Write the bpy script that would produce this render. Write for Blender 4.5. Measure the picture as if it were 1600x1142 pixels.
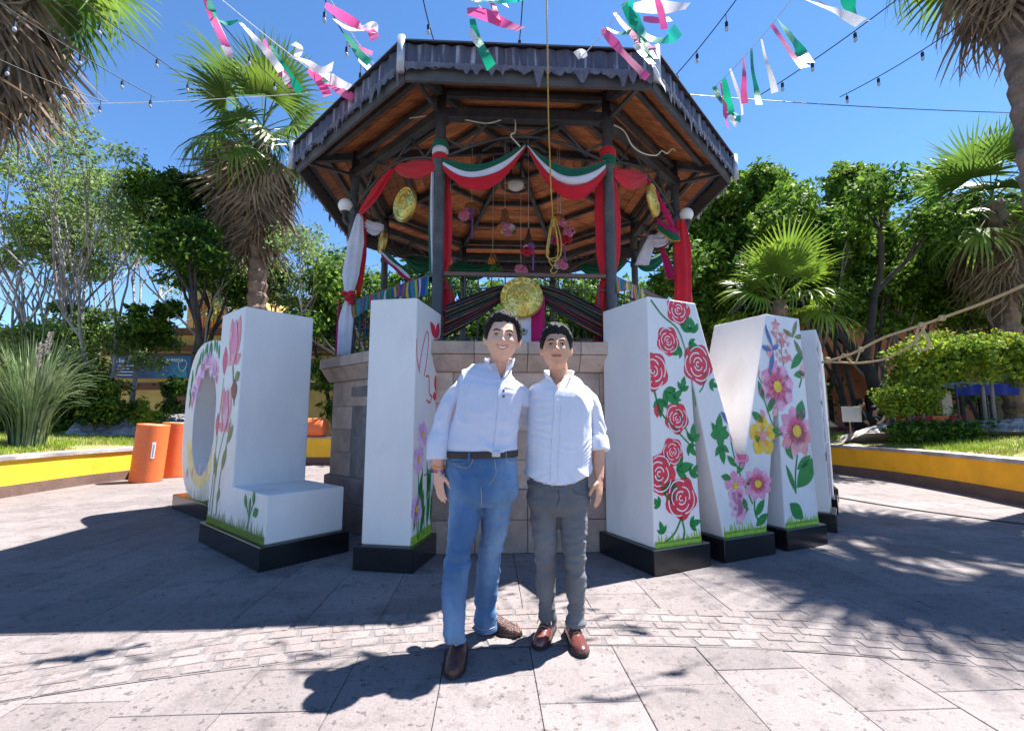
import bpy, bmesh, math, random
import numpy as np
from mathutils import Vector, Matrix, Quaternion, noise as mnoise
R = math.radians
random.seed(7); RNG = np.random.default_rng(7)
S = bpy.context.scene
for o in list(bpy.data.objects): bpy.data.objects.remove(o)
# ---------------------------------------------------------------- camera, light, exposure
cam_d = bpy.data.cameras.new('camera'); cam = bpy.data.objects.new('camera', cam_d)
S.collection.objects.link(cam); S.camera = cam
cam.location = (0, 0, 1.18); cam.rotation_euler = (R(90 + 6.9), 0, 0)
cam_d.sensor_width = 36; cam_d.lens = 16.0; cam_d.clip_start = .05; cam_d.clip_end = 2000
SUN = Vector((1.92, .97, 4.45)).normalized()
W = bpy.data.worlds.new('World'); S.world = W; W.use_nodes = True
nt = W.node_tree; nt.nodes.clear()
sky = nt.nodes.new('ShaderNodeTexSky'); sky.sky_type = 'NISHITA'; sky.sun_disc = False
sky.sun_elevation = math.asin(SUN.z); sky.sun_rotation = math.atan2(SUN.x, SUN.y)
sky.altitude = 2200; sky.air_density = 1.0; sky.dust_density = .0; sky.ozone_density = 2.4
bg = nt.nodes.new('ShaderNodeBackground'); bg.inputs[1].default_value = .084
ow = nt.nodes.new('ShaderNodeOutputWorld')
hsv = nt.nodes.new('ShaderNodeHueSaturation'); hsv.inputs['Saturation'].default_value = 1.16; nt.links.new(sky.outputs[0], hsv.inputs['Color']); nt.links.new(hsv.outputs[0], bg.inputs[0]); nt.links.new(bg.outputs[0], ow.inputs[0])
sl = bpy.data.lights.new('sun', 'SUN'); sl.energy = 5.0; sl.angle = R(.53); sl.color = (1, .955, .89)
so = bpy.data.objects.new('sun', sl); S.collection.objects.link(so)
so.rotation_euler = SUN.to_track_quat('Z', 'Y').to_euler(); so.location = (6, 4, 20)
S.view_settings.view_transform = 'Standard'; S.view_settings.look = 'None'
S.view_settings.gamma = 1; S.view_settings.exposure = 1.75
S.render.engine = 'CYCLES'
# ---------------------------------------------------------------- helpers
COL = S.collection
MATS = {}
def mat(name, col, rough=.7, var=.15, scale=6., bump=.0, bscale=40., metal=0., spec=.4, col2=None, mixlo=.45, mixhi=.62, rnd=0., sub=0., trans=0., stretch=None, emit=None, sheen=0., coat=0.):
    """principled material: base colour varied by noise, optional second colour in patches, optional per-object variation"""
    if name in MATS: return MATS[name]
    m = bpy.data.materials.new(name); m.use_nodes = True; n = m.node_tree.nodes; l = m.node_tree.links
    b = n['Principled BSDF']; b.inputs['Roughness'].default_value = rough; b.inputs['Metallic'].default_value = metal
    b.inputs['Specular IOR Level'].default_value = spec
    if coat: b.inputs['Coat Weight'].default_value = coat; b.inputs['Coat Roughness'].default_value = .15
    if sheen: b.inputs['Sheen Weight'].default_value = sheen
    tc = n.new('ShaderNodeTexCoord'); mp = n.new('ShaderNodeMapping'); l.new(tc.outputs['Object'], mp.inputs[0])
    if stretch: mp.inputs['Scale'].default_value = stretch
    vec = mp.outputs[0]
    if rnd:
        oi = n.new('ShaderNodeObjectInfo'); ml = n.new('ShaderNodeMath'); ml.operation = 'MULTIPLY'; ml.inputs[1].default_value = 37.
        l.new(oi.outputs['Random'], ml.inputs[0]); ad = n.new('ShaderNodeVectorMath'); ad.operation = 'ADD'
        l.new(vec, ad.inputs[0]); l.new(ml.outputs[0], ad.inputs[1]); vec = ad.outputs[0]
    nz = n.new('ShaderNodeTexNoise'); nz.inputs['Scale'].default_value = scale; nz.inputs['Detail'].default_value = 5; nz.inputs['Roughness'].default_value = .65
    l.new(vec, nz.inputs['Vector'])
    rp = n.new('ShaderNodeMapRange'); rp.inputs[1].default_value = .3; rp.inputs[2].default_value = .7
    rp.inputs[3].default_value = 1 - var; rp.inputs[4].default_value = 1 + var; l.new(nz.outputs['Fac'], rp.inputs[0])
    base = n.new('ShaderNodeRGB'); base.outputs[0].default_value = (*col, 1); c = base.outputs[0]
    if col2 is not None:
        n2 = n.new('ShaderNodeTexNoise'); n2.inputs['Scale'].default_value = scale * .45; n2.inputs['Detail'].default_value = 6; l.new(vec, n2.inputs['Vector'])
        r2 = n.new('ShaderNodeMapRange'); r2.inputs[1].default_value = mixlo; r2.inputs[2].default_value = mixhi; l.new(n2.outputs['Fac'], r2.inputs[0])
        mx = n.new('ShaderNodeMix'); mx.data_type = 'RGBA'; l.new(r2.outputs[0], mx.inputs['Factor']); l.new(c, mx.inputs['A']); mx.inputs['B'].default_value = (*col2, 1); c = mx.outputs['Result']
    hs = n.new('ShaderNodeHueSaturation'); l.new(c, hs.inputs['Color']); val = rp.outputs[0]
    if rnd:
        rr = n.new('ShaderNodeMapRange'); rr.inputs[3].default_value = 1 - rnd; rr.inputs[4].default_value = 1 + rnd; l.new(oi.outputs['Random'], rr.inputs[0])
        mm = n.new('ShaderNodeMath'); mm.operation = 'MULTIPLY'; l.new(val, mm.inputs[0]); l.new(rr.outputs[0], mm.inputs[1]); val = mm.outputs[0]
    l.new(val, hs.inputs['Value']); l.new(hs.outputs[0], b.inputs['Base Color'])
    if bump:
        nb = n.new('ShaderNodeTexNoise'); nb.inputs['Scale'].default_value = bscale; nb.inputs['Detail'].default_value = 4; l.new(vec, nb.inputs['Vector'])
        bp = n.new('ShaderNodeBump'); bp.inputs['Strength'].default_value = bump; bp.inputs['Distance'].default_value = .02
        l.new(nb.outputs['Fac'], bp.inputs['Height']); l.new(bp.outputs[0], b.inputs['Normal'])
    if trans:
        # thin leaf / cloth: part of the light goes through
        tr = n.new('ShaderNodeBsdfTranslucent'); l.new(hs.outputs[0], tr.inputs[0]); ms = n.new('ShaderNodeMixShader'); ms.inputs[0].default_value = trans
        l.new(b.outputs[0], ms.inputs[1]); l.new(tr.outputs[0], ms.inputs[2]); l.new(ms.outputs[0], n['Material Output'].inputs[0])
    MATS[name] = m; return m

class MB:
    """collects geometry; build() links it as ONE mesh object"""
    def __init__(s): s.v = []; s.f = []; s.mi = []; s.cur = 0
    def add(s, vs, fs):
        o = len(s.v); s.v += [tuple(p) for p in vs]; s.f += [tuple(i + o for i in f) for f in fs]; s.mi += [s.cur] * len(fs); return s
    def box(s, c, d, rz=0, M=None):
        x, y, z = [a / 2 for a in d]; P = [(-x,-y,-z),(x,-y,-z),(x,y,-z),(-x,y,-z),(-x,-y,z),(x,-y,z),(x,y,z),(-x,y,z)]
        if M is None: M = Matrix.Translation(c) @ Matrix.Rotation(rz, 4, 'Z')
        return s.add([M @ Vector(p) for p in P], [(3,2,1,0),(4,5,6,7),(0,1,5,4),(1,2,6,5),(2,3,7,6),(3,0,4,7)])
    def bbox(s, a, b):
        return s.box([(i + j) / 2 for i, j in zip(a, b)], [abs(j - i) for i, j in zip(a, b)])
    def slab(s, c, d, bev=.006, rz=0):
        """box with a small chamfer round its top"""
        x, y = d[0] / 2, d[1] / 2; h = d[2]; M = Matrix.Translation(c) @ Matrix.Rotation(rz, 4, 'Z')
        P = [(-x,-y,-h),(x,-y,-h),(x,y,-h),(-x,y,-h),(-x,-y,-bev),(x,-y,-bev),(x,y,-bev),(-x,y,-bev),(-x+bev,-y+bev,0),(x-bev,-y+bev,0),(x-bev,y-bev,0),(-x+bev,y-bev,0)]
        return s.add([M @ Vector(p) for p in P], [(0,1,5,4),(1,2,6,5),(2,3,7,6),(3,0,4,7),(4,5,9,8),(5,6,10,9),(6,7,11,10),(7,4,8,11),(8,9,10,11)])
    def beam(s, a, b, w, h, up=(0,0,1)):
        """rectangular bar from a to b"""
        a, b = Vector(a), Vector(b); d = b - a; L = d.length; d.normalize(); u = Vector(up); x = d.cross(u)
        if x.length < 1e-4: x = d.cross(Vector((1,0,0)))
        x.normalize(); u = x.cross(d); M = Matrix((x, d, u)).transposed().to_4x4(); M.translation = (a + b) / 2
        return s.box(None, (w, L, h), M=M)
    def tube(s, pts, r, n=8, cap=True):
        pts = [Vector(p) for p in pts]; k = len(pts); rs = r if hasattr(r, '__len__') else [r] * k
        o = len(s.v); prev = None
        for i, p in enumerate(pts):
            t = (pts[min(i+1,k-1)] - pts[max(i-1,0)])
            if t.length < 1e-9: t = Vector((0,0,1))
            t.normalize()
            if prev is None:
                x = t.cross(Vector((0,0,1)))
                if x.length < .05: x = t.cross(Vector((1,0,0)))
            else: x = prev - t * prev.dot(t)
            x.normalize(); prev = x; y = t.cross(x)
            for j in range(n):
                a = 2 * math.pi * j / n; s.v.append(tuple(p + (x * math.cos(a) + y * math.sin(a)) * rs[i]))
        for i in range(k - 1):
            for j in range(n):
                s.f.append((o+i*n+j, o+i*n+(j+1)%n, o+(i+1)*n+(j+1)%n, o+(i+1)*n+j)); s.mi.append(s.cur)
        if cap:
            s.f.append(tuple(o + j for j in reversed(range(n)))); s.f.append(tuple(o + (k-1)*n + j for j in range(n))); s.mi += [s.cur] * 2
        return s
    def loft(s, rings, closed=True, cap=True):
        o = len(s.v); n = len(rings[0])
        for r in rings: s.v += [tuple(p) for p in r]
        m = n if closed else n - 1
        for i in range(len(rings) - 1):
            for j in range(m):
                s.f.append((o+i*n+j, o+i*n+(j+1)%n, o+(i+1)*n+(j+1)%n, o+(i+1)*n+j)); s.mi.append(s.cur)
        if cap and closed:
            s.f.append(tuple(o + j for j in reversed(range(n)))); s.f.append(tuple(o + (len(rings)-1)*n + j for j in range(n))); s.mi += [s.cur] * 2
        return s
    def lathe(s, prof, c=(0,0,0), n=16, M=None):
        rings = []
        for r, z in prof:
            ring = [Vector((r*math.cos(2*math.pi*j/n), r*math.sin(2*math.pi*j/n), z)) for j in range(n)]
            rings.append([(M @ p) if M else (p + Vector(c)) for p in ring])
        return s.loft(rings)
    def prism(s, poly, h, M=None, z0=0):
        """polygon (x,y) extruded from z0 to z0+h, placed by M"""
        M = M or Matrix(); n = len(poly)
        a = [M @ Vector((x, y, z0)) for x, y in poly]; b = [M @ Vector((x, y, z0 + h)) for x, y in poly]
        return s.add(a + b, [tuple(reversed(range(n))), tuple(range(n, 2*n))] + [(i, (i+1) % n, (i+1) % n + n, i + n) for i in range(n)])
    def grid(s, fn, nu, nv):
        o = len(s.v)
        for i in range(nu + 1):
            for j in range(nv + 1): s.v.append(tuple(fn(i / nu, j / nv)))
        for i in range(nu):
            for j in range(nv):
                a = o + i*(nv+1) + j; s.f.append((a, a+nv+1, a+nv+2, a+1)); s.mi.append(s.cur)
        return s
    def sphere(s, c, r, nu=10, nv=8, sc=(1,1,1)):
        c = Vector(c); prof = [[c + Vector((sc[0]*r*math.sin(math.pi*i/nv)*math.cos(2*math.pi*j/nu), sc[1]*r*math.sin(math.pi*i/nv)*math.sin(2*math.pi*j/nu), sc[2]*r*-math.cos(math.pi*i/nv))) for j in range(nu)] for i in range(1, nv)]
        s.loft(prof); return s
    def build(s, name, m, parent=None, smooth=False, org=None, solid=0, bevel=0, kind=None, loc=None):
        """org: world position of the parent thing, when the vertices were given in world space"""
        me = bpy.data.meshes.new(name)
        vs = s.v if org is None else [(p[0]-org[0], p[1]-org[1], p[2]-org[2]) for p in s.v]
        me.from_pydata(vs, [], s.f); me.validate(); me.update()
        for q in (m if isinstance(m, (list, tuple)) else [m]): me.materials.append(q)
        if isinstance(m, (list, tuple)) and len(s.mi) == len(me.polygons): me.polygons.foreach_set('material_index', s.mi)
        if smooth: me.polygons.foreach_set('use_smooth', [True] * len(me.polygons))
        o = bpy.data.objects.new(name, me); COL.objects.link(o)
        if loc is not None: o.location = loc
        if parent is not None: o.parent = parent
        if solid: md = o.modifiers.new('solid', 'SOLIDIFY'); md.thickness = solid; md.offset = 0
        if bevel: md = o.modifiers.new('bevel', 'BEVEL'); md.width = bevel; md.segments = 2; md.limit_method = 'ANGLE'
        if kind: o['kind'] = kind
        return o
def tag(o, label, cat=None, group=None, kind=None):
    o['label'] = label
    if cat: o['category'] = cat
    if group: o['group'] = group
    if kind: o['kind'] = kind
    return o
def thing(name, label, cat, loc=(0,0,0), rz=0, group=None):
    o = bpy.data.objects.new(name, None); COL.objects.link(o); o.location = loc; o.rotation_euler = (0, 0, rz); o.empty_display_size = .1
    return tag(o, label, cat, group)
def inst(src, parent=None, M=None, name=None):
    """copy of one object that shares its mesh"""
    o = src.copy(); COL.objects.link(o)
    if name: o.name = name
    if parent is not None: o.parent = parent
    if M is not None: o.matrix_local = M
    return o
def meshobj(name, me, parent=None, M=None):
    o = bpy.data.objects.new(name, me); COL.objects.link(o)
    if parent is not None: o.parent = parent
    if M is not None: o.matrix_local = M
    return o
def proj_atY(px, py, Y):
    """point of the place that the photo shows at (px,py) when it stands Y metres ahead"""
    c, s = math.cos(R(6.9)), math.sin(R(6.9)); u = (px - 800) / 711.1; v = (571 - py) / 711.1
    t = Y / (c - v * s); return Vector((u * t, Y, 1.18 + (s + v * c) * t))
def smooth_pts(pts, k=6):
    """Catmull-Rom through control points"""
    P = [Vector(p) for p in pts]; out = []
    for i in range(len(P) - 1):
        a, b, c, d = P[max(i-1,0)], P[i], P[i+1], P[min(i+2,len(P)-1)]
        for j in range(k):
            t = j / k; out.append(.5*((2*b)+(c-a)*t+(2*a-5*b+4*c-d)*t*t+(3*b-a-3*c+d)*t**3))
    out.append(P[-1]); return out
def sag(a, b, d, n=14):
    a, b = Vector(a), Vector(b); return [a.lerp(b, i/n) - Vector((0,0,4*d*(i/n)*(1-i/n))) for i in range(n+1)]
# ================================================================= GROUND AND PAVING
m_mortar = mat('mortar', (.07,.065,.066), .95, .25, 9, .4, 60)
def paving_mat(name, c1, c2, dark, rnd):
    """worn stone: broad stains across the plaza, fine pits and grit, a tone of its own for each stone"""
    m = bpy.data.materials.new(name); m.use_nodes = True; n = m.node_tree.nodes; l = m.node_tree.links; b = n['Principled BSDF']; b.inputs['Roughness'].default_value = .82; b.inputs['Specular IOR Level'].default_value = .3
    geo = n.new('ShaderNodeNewGeometry'); oi = n.new('ShaderNodeObjectInfo')
    def noise(scale, detail=6, rough=.65, stretch=None):
        t = n.new('ShaderNodeTexNoise'); t.inputs['Scale'].default_value = scale; t.inputs['Detail'].default_value = detail; t.inputs['Roughness'].default_value = rough
        if stretch: mp = n.new('ShaderNodeMapping'); mp.inputs['Scale'].default_value = stretch; l.new(geo.outputs['Position'], mp.inputs[0]); l.new(mp.outputs[0], t.inputs['Vector'])
        else: l.new(geo.outputs['Position'], t.inputs['Vector'])
        return t.outputs['Fac']
    def rng(f, a, b_, c=0., d=1.):
        r = n.new('ShaderNodeMapRange'); r.inputs[1].default_value = a; r.inputs[2].default_value = b_; r.inputs[3].default_value = c; r.inputs[4].default_value = d; l.new(f, r.inputs[0]); return r.outputs[0]
    def mix(f, a, b_):
        x = n.new('ShaderNodeMix'); x.data_type = 'RGBA'; l.new(f, x.inputs['Factor'])
        for s, v in (('A', a), ('B', b_)):
            if isinstance(v, tuple): x.inputs[s].default_value = (*v, 1)
            else: l.new(v, x.inputs[s])
        return x.outputs['Result']
    def mul(a, b_):
        x = n.new('ShaderNodeMath'); x.operation = 'MULTIPLY'; l.new(a, x.inputs[0]); l.new(b_, x.inputs[1]); return x.outputs[0]
    c = mix(rng(noise(1.3), .35, .65), c1, c2)
    c = mix(rng(noise(4.5, 8, .7), .52, .72, 0, .8), c, dark)
    c = mix(rng(noise(30, 3, .6), .60, .67, 0, .85), c, dark)
    c = mix(rng(noise(11, 5, .6, (1, 2.6, 1)), .60, .72, 0, .5), c, dark)
    v = mul(rng(noise(90, 3), .3, .7, .82, 1.16), rng(oi.outputs['Random'], 0, 1, 1-rnd, 1+rnd))
    h = n.new('ShaderNodeHueSaturation'); l.new(c, h.inputs['Color']); l.new(v, h.inputs['Value']); l.new(h.outputs[0], b.inputs['Base Color'])
    bp = n.new('ShaderNodeBump'); bp.inputs['Strength'].default_value = .45; bp.inputs['Distance'].default_value = .012
    ad = n.new('ShaderNodeMath'); ad.operation = 'ADD'; l.new(noise(45, 5), ad.inputs[0]); l.new(noise(9, 4), ad.inputs[1]); l.new(ad.outputs[0], bp.inputs['Height']); l.new(bp.outputs[0], b.inputs['Normal'])
    return m
m_slab = paving_mat('paving_stone', (.212,.184,.183), (.168,.147,.147), (.075,.066,.066), .13)
m_cob = paving_mat('cobble_stone', (.207,.180,.179), (.198,.165,.16), (.09,.079,.079), .13)
m_bed = mat('sandy_mortar', (.155,.14,.142), .95, .2, 12, .4, 60)
g = MB().add([(-300,-60,0),(300,-60,0),(300,500,0),(-300,500,0)], [(0,1,2,3)]).build('ground', m_mortar, loc=(0,0,-.012))
tag(g, 'grey stone paved plaza floor around the bandstand', 'ground', kind='structure')
YAW = R(2.8)
def band_y(x): return 2.78 - .07 * (x - .5) ** 2          # centre line of the cobbled band
slab_me = {}
for L in (.32, .43, .645):
    o = MB().slab((0,0,0), (.4265, L - .0035, .012), .002).build('tmp', m_slab); slab_me[L] = o.data; bpy.data.objects.remove(o)
cells = []
cs, sn = math.cos(YAW), math.sin(YAW)
for i in range(-23, 24):
    y = .75 + .43 * random.choice((0, .5, 1, 1.5))
    while y < 15.5:
        L = random.choice((.32, .43, .43, .645, .645)); lx, ly = i * .43, y + L / 2; y += L
        X, Y = lx * cs - ly * sn, lx * sn + ly * cs
        if abs(X) < 1.2 * Y + .5 and abs(X) < 7.9 - .0 * Y and math.hypot(X - .03, Y - 6.47) > 2.0: cells.append((Y + .35 * abs(X), X, Y, L))
cells.sort()
rest = MB()
for n, (k, X, Y, L) in enumerate(cells):
    tx, ty = random.gauss(0, .0012), random.gauss(0, .0012)
    if n < 298:
        o = bpy.data.objects.new('paving_slab', slab_me[L]); COL.objects.link(o); o.parent = g
        o.location = (X, Y, .024 + random.uniform(-.0015, .0015)); o.rotation_euler = (tx, ty, YAW)
    else: rest.slab((X, Y, .012 + random.uniform(-.001,.001)), (.4265, L - .0035, .012), .002, YAW)
r = rest.build('far_paving_slabs', m_slab, g, org=(0,0,-.012), kind='stuff')
r.location = (0,0,0)
# cobbled band
bed = MB(); xs = [-4.2 + .2 * i for i in range(45)]
for a, b in zip(xs, xs[1:]):
    bed.add([(a, band_y(a)-.24, .0145), (b, band_y(b)-.24, .0145), (b, band_y(b)+.24, .0145), (a, band_y(a)+.24, .0145)], [(0,1,2,3)])
bed.build('cobble_bed', m_bed, g, org=(0,0,-.012))
cob_me = []
for q in range(6):
    w, d = random.uniform(.135,.155), .09
    P = [(-w/2+random.uniform(0,.014), -d/2+random.uniform(0,.01)), (w/2-random.uniform(0,.014), -d/2+random.uniform(0,.01)), (w/2-random.uniform(0,.014), d/2-random.uniform(0,.01)), (-w/2+random.uniform(0,.014), d/2-random.uniform(0,.01))]
    mb = MB(); mb.loft([[(x, y, 0) for x, y in P], [(x, y, .004) for x, y in P], [(x*.95, y*.94, .006) for x, y in P]]); o = mb.build('tmp', m_cob); cob_me.append(o.data); bpy.data.objects.remove(o)
x = -3.6
for row in range(5):
    x = -3.7 + (row % 2) * .075
    while x < 4.1:
        y = band_y(x) + (row - 2) * .094 + random.uniform(-.004,.004)
        if abs(x) < 1.15 * y + .3:
            o = bpy.data.objects.new('cobble', random.choice(cob_me)); COL.objects.link(o); o.parent = g
            o.location = (x, y, .0245 + random.uniform(-.0012,.0012)); o.rotation_euler = (random.gauss(0,.005), random.gauss(0,.005), math.atan(-.14*(x-.5)) + random.gauss(0,.03))
        x += .158
# ================================================================= LETTERS
m_white = mat('white_paint', (.77,.735,.72), .42, .05, 2.2, .08, 25, col2=(.56,.53,.52), mixlo=.56, mixhi=.8, stretch=(1.6,1.6,.7))
m_black = mat('black_granite', (.012,.012,.013), .18, .3, 30, .03, 90, spec=.6)
P_red = mat('paint_red', (.72,.035,.06), .5, .15, 20); P_green = mat('paint_green', (.01,.22,.04), .5, .2, 20); P_lime = mat('paint_lime', (.28,.48,.05), .55, .3, 25)
P_pink = mat('paint_pink', (.80,.27,.42), .5, .2, 16, col2=(.85,.45,.60)); P_lilac = mat('paint_lilac', (.74,.40,.72), .5, .2, 14, col2=(.8,.6,.8))
P_deep = mat('paint_deep_pink', (.72,.10,.20), .5, .2, 20); P_yel = mat('paint_yellow', (.85,.52,.03), .5, .2, 20); P_olive = mat('paint_olive', (.20,.24,.08), .55, .3, 20)
P_coral = mat('paint_coral', (.82,.26,.28), .5, .15, 14, col2=(.85,.42,.42)); P_blue = mat('paint_blue', (.10,.16,.40), .5, .3, 20); P_wht = mat('paint_white', (.82,.80,.82), .5, .04); P_brown = mat('paint_brown', (.28,.08,.07), .55, .2, 20)
P_cream = mat('paint_cream', (.80,.66,.30), .5, .2, 6)
class Face:
    """painted decoration on one flat face; (u,v) in metres from the face's lower left corner"""
    def __init__(s, parent, o, U, V=(0,0,1)):
        s.p = parent; s.o = Vector(o); s.U = Vector(U); s.V = Vector(V); s.N = s.U.cross(s.V); s.lay = 0
    def pt(s, u, v, lift): return s.o + s.U * u + s.V * v + s.N * lift
    SINGLE = ('painted_leaf', 'painted_bud', 'painted_bird', 'painted_tulip', 'tulip_petal', 'painted_petals')
    clip = None
    def poly(s, name, polys, m, lay=1, joined=False):
        mb = MB()
        for P in polys:
            if s.clip: P = [s.clip(u, v) for u, v in P]
            n = len(P); lf = .0015 * lay
            cu = sum(a for a, b in P) / n; cv = sum(b for a, b in P) / n
            mb.add([s.pt(u, v, lf) for u, v in P] + [s.pt(cu, cv, lf)], [(i, (i+1) % n, n) for i in range(n)])
            if name in s.SINGLE and not joined: mb.build(name.replace('petals', 'petal'), m, s.p); mb = MB()
        if mb.v: return mb.build(name, m, s.p, kind='stuff' if len(polys) > 1 else None)
    def stroke(s, pts, w0, w1=None, k=5):
        """tapering brush stroke as polygons"""
        w1 = w0 if w1 is None else w1; P = [(p.x, p.y) for p in smooth_pts([(a, b, 0) for a, b in pts], k)]; out = []
        for i in range(len(P) - 1):
            def nrm(j):
                a, b = P[max(j-1,0)], P[min(j+1,len(P)-1)]; d = math.hypot(b[0]-a[0], b[1]-a[1]) or 1; return (-(b[1]-a[1])/d, (b[0]-a[0])/d)
            t0, t1 = i/(len(P)-1), (i+1)/(len(P)-1); a, b = w0+(w1-w0)*t0, w0+(w1-w0)*t1; n0, n1 = nrm(i), nrm(i+1)
            out.append([(P[i][0]-n0[0]*a/2, P[i][1]-n0[1]*a/2), (P[i+1][0]-n1[0]*b/2, P[i+1][1]-n1[1]*b/2), (P[i+1][0]+n1[0]*b/2, P[i+1][1]+n1[1]*b/2), (P[i][0]+n0[0]*a/2, P[i][1]+n0[1]*a/2)])
        return out
def petal(c, ang, L, w, n=9, tip=1.0):
    """pointed-oval outline starting at c, running along ang"""
    out = []; ca, sa = math.cos(ang), math.sin(ang)
    for i in range(n + 1):
        t = i / n; x = L * t; y = w/2 * math.sin(math.pi * t ** tip); out.append((x, y))
    for i in range(n - 1, 0, -1):
        t = i / n; out.append((L * t, -w/2 * math.sin(math.pi * t ** tip)))
    return [(c[0] + x*ca - y*sa, c[1] + x*sa + y*ca) for x, y in out]
def disc(c, r, n=12, sy=1): return [(c[0] + r*math.cos(2*math.pi*i/n), c[1] + sy*r*math.sin(2*math.pi*i/n)) for i in range(n)]
def blob(c, r, n=16, amp=.18, lob=5, ph=0, sy=1): return [(c[0] + r*(1+amp*math.cos(lob*2*math.pi*i/n+ph))*math.cos(2*math.pi*i/n), c[1] + sy*r*(1+amp*math.cos(lob*2*math.pi*i/n+ph))*math.sin(2*math.pi*i/n)) for i in range(n)]
def rose(F, c, r, ph=0, m=None, half=None):
    clipu = (lambda P: [(max(u, half), v) for u, v in P]) if half is not None else (lambda P: P)
    F.poly('painted_rose', [clipu(blob(c, r, 30, .09, 5, ph))], m or P_red, 1)
    arcs = []
    for k, (rr, a0, a1) in enumerate(((.80,.2,1.7),(.80,2.1,3.6),(.78,3.9,5.6),(.55,.9,2.6),(.55,3.0,4.6),(.52,5.0,6.6),(.30,0,2.4),(.28,3.0,5.4),(.12,.5,4.5))):
        P = [(c[0] + r*rr*(1+.12*math.sin(3*t))*math.cos(a0+ph+(a1-a0)*t), c[1] + r*rr*(1+.12*math.sin(3*t))*math.sin(a0+ph+(a1-a0)*t)) for t in [i/5 for i in range(6)]]
        arcs += F.stroke(P, r*.075, r*.05, 2)
    F.poly('rose_lines', [clipu(a) for a in arcs], P_wht, 2)
def leafy(F, c, ang, L, m=None):
    F.poly('painted_leaf', [petal(c, ang, L, L*.42), petal(c, ang+.75, L*.7, L*.3), petal(c, ang-.75, L*.7, L*.3)], m or P_green, 1, True)
def flower(F, c, r, n, m, mc, ph=0, wd=.75, sy=1, inner=None):
    F.poly('painted_flower', [[(u, c[1] + (v - c[1]) * sy) for u, v in petal(c, ph + 2*math.pi*k/n, r, r*wd, 9, 1.7)] for k in range(n)], m, 2)
    if inner: F.poly('petal_streaks', [[(u, c[1] + (v - c[1]) * sy) for u, v in petal(c, ph + 2*math.pi*(k+.0)/n + d, r*.62, r*.12)] for k in range(n) for d in (-.2,.0,.2)], inner, 3)
    F.poly('flower_centre', [disc(c, r*.24, 12, sy)], mc, 4)
def grass_paint(F, u0, u1, h=.1, m=None, n=None):
    n = n or int((u1-u0)/.03); P = []
    F.poly('painted_grass', [[(u0,.0),(u1,.0),(u1,h*.45),(u0,h*.45)]] + [[(a-.014,.03),(a+.014,.03),(a+random.uniform(-.02,.02),h*random.uniform(.6,1.25))] for a in [u0+.015+(u1-u0-.03)*i/n for i in range(n+1)]], m or P_lime, 1)
def letter(name, label, x, y, ang):
    return thing('giant_letter', label, 'letter sculpture', (x, y, .0), R(ang), 'giant town-name letters round the bandstand')
BH = .2; TOP = 2.2; BM = .045     # base height, letter top, base margin
def base_box(t, x0, x1, y0, y1):
    return MB().bbox((x0, y0, .0125), (x1, y1, BH)).build('granite_base', m_black, t, bevel=.008)
def prism_letter(t, polys, y0, y1, name='letter_body'):
    """polygons (x,z) extruded through the letter's depth"""
    M = Matrix(((1,0,0,0),(0,0,1,0),(0,1,0,0),(0,0,0,1)))
    mb = MB()
    for P in polys: mb.prism(P, y1 - y0, M, y0)
    o = mb.build(name, m_white, t, bevel=.012)
    bm = bmesh.new(); bm.from_mesh(o.data); bmesh.ops.recalc_face_normals(bm, faces=bm.faces); bm.to_mesh(o.data); bm.free()
    return o
# ---- L
LW, LD = 1.44, .76
t = letter('letter_l', 'white giant letter L with pink tulips painted up its narrow front', -3.057, 4.606, -40.1)
base_box(t, 0, LW, 0, LD)
b0, b1 = BM, LW - BM; fz = .585
prism_letter(t, [[(b0,BH),(b1,BH),(b1,fz),(b0+.60,fz),(b0+.60,TOP+.06),(b0,TOP+.06)]], BM, LD - BM)
F = Face(t, (b0, BM, BH), (1,0,0))
grass_paint(F, .0, LW - 2*BM, .13, P_olive); grass_paint(F, .0, LW - 2*BM, .09)
def tulip(F, c, h, w, ph=0):
    F.poly('painted_tulip', [petal((c[0], c[1]), math.pi/2+ph+d, h, w*q) for d, q in ((-.22,.55),(.22,.55))], P_coral, 2)
    F.poly('tulip_petal', [petal((c[0], c[1]), math.pi/2+ph, h*.94, w*.5)], P_pink, 3)
    F.poly('tulip_petal', [petal((c[0]-.01, c[1]+.02), math.pi/2+ph+1.15, h*.4, w*.3), petal((c[0]+.01, c[1]+.02), math.pi/2+ph-1.15, h*.4, w*.3)], P_coral, 1)
    F.poly('tulip_lines', F.stroke([(c[0]-w*.17,c[1]+h*.1),(c[0]-w*.26,c[1]+h*.5),(c[0]-w*.05,c[1]+h*.9)], .012,.006) + F.stroke([(c[0]+w*.17,c[1]+h*.1),(c[0]+w*.26,c[1]+h*.5),(c[0]+w*.05,c[1]+h*.9)], .012,.006), P_deep, 4)
tulip(F, (.40,1.50), .50, .34); tulip(F, (.30,.86), .46, .30)
F.poly('painted_stem', F.stroke([(.40,1.50),(.47,1.25),(.50,1.12)], .035,.03) + F.stroke([(.12,.1),(.16,.5),(.30,.88)], .03,.018) + F.stroke([(.24,.08),(.28,.45),(.38,.75),(.45,1.0)], .03,.015) + F.stroke([(.05,.1),(.09,.45),(.12,.9),(.18,1.4)], .02,.012), P_olive, 1)
F.poly('painted_leaf', [petal((.17,.42), 1.9, .26, .09), petal((.3,.5), 1.2, .26, .09), petal((.4,.76), 1.0, .22, .08), petal((.47,1.36), .5, .14,.1), petal((.24,.2), 1.2, .16, .07)], P_olive, 2)
F.poly('painted_bud', [petal((.50,1.16), 1.75, .22, .14)], P_brown, 3)
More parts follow.
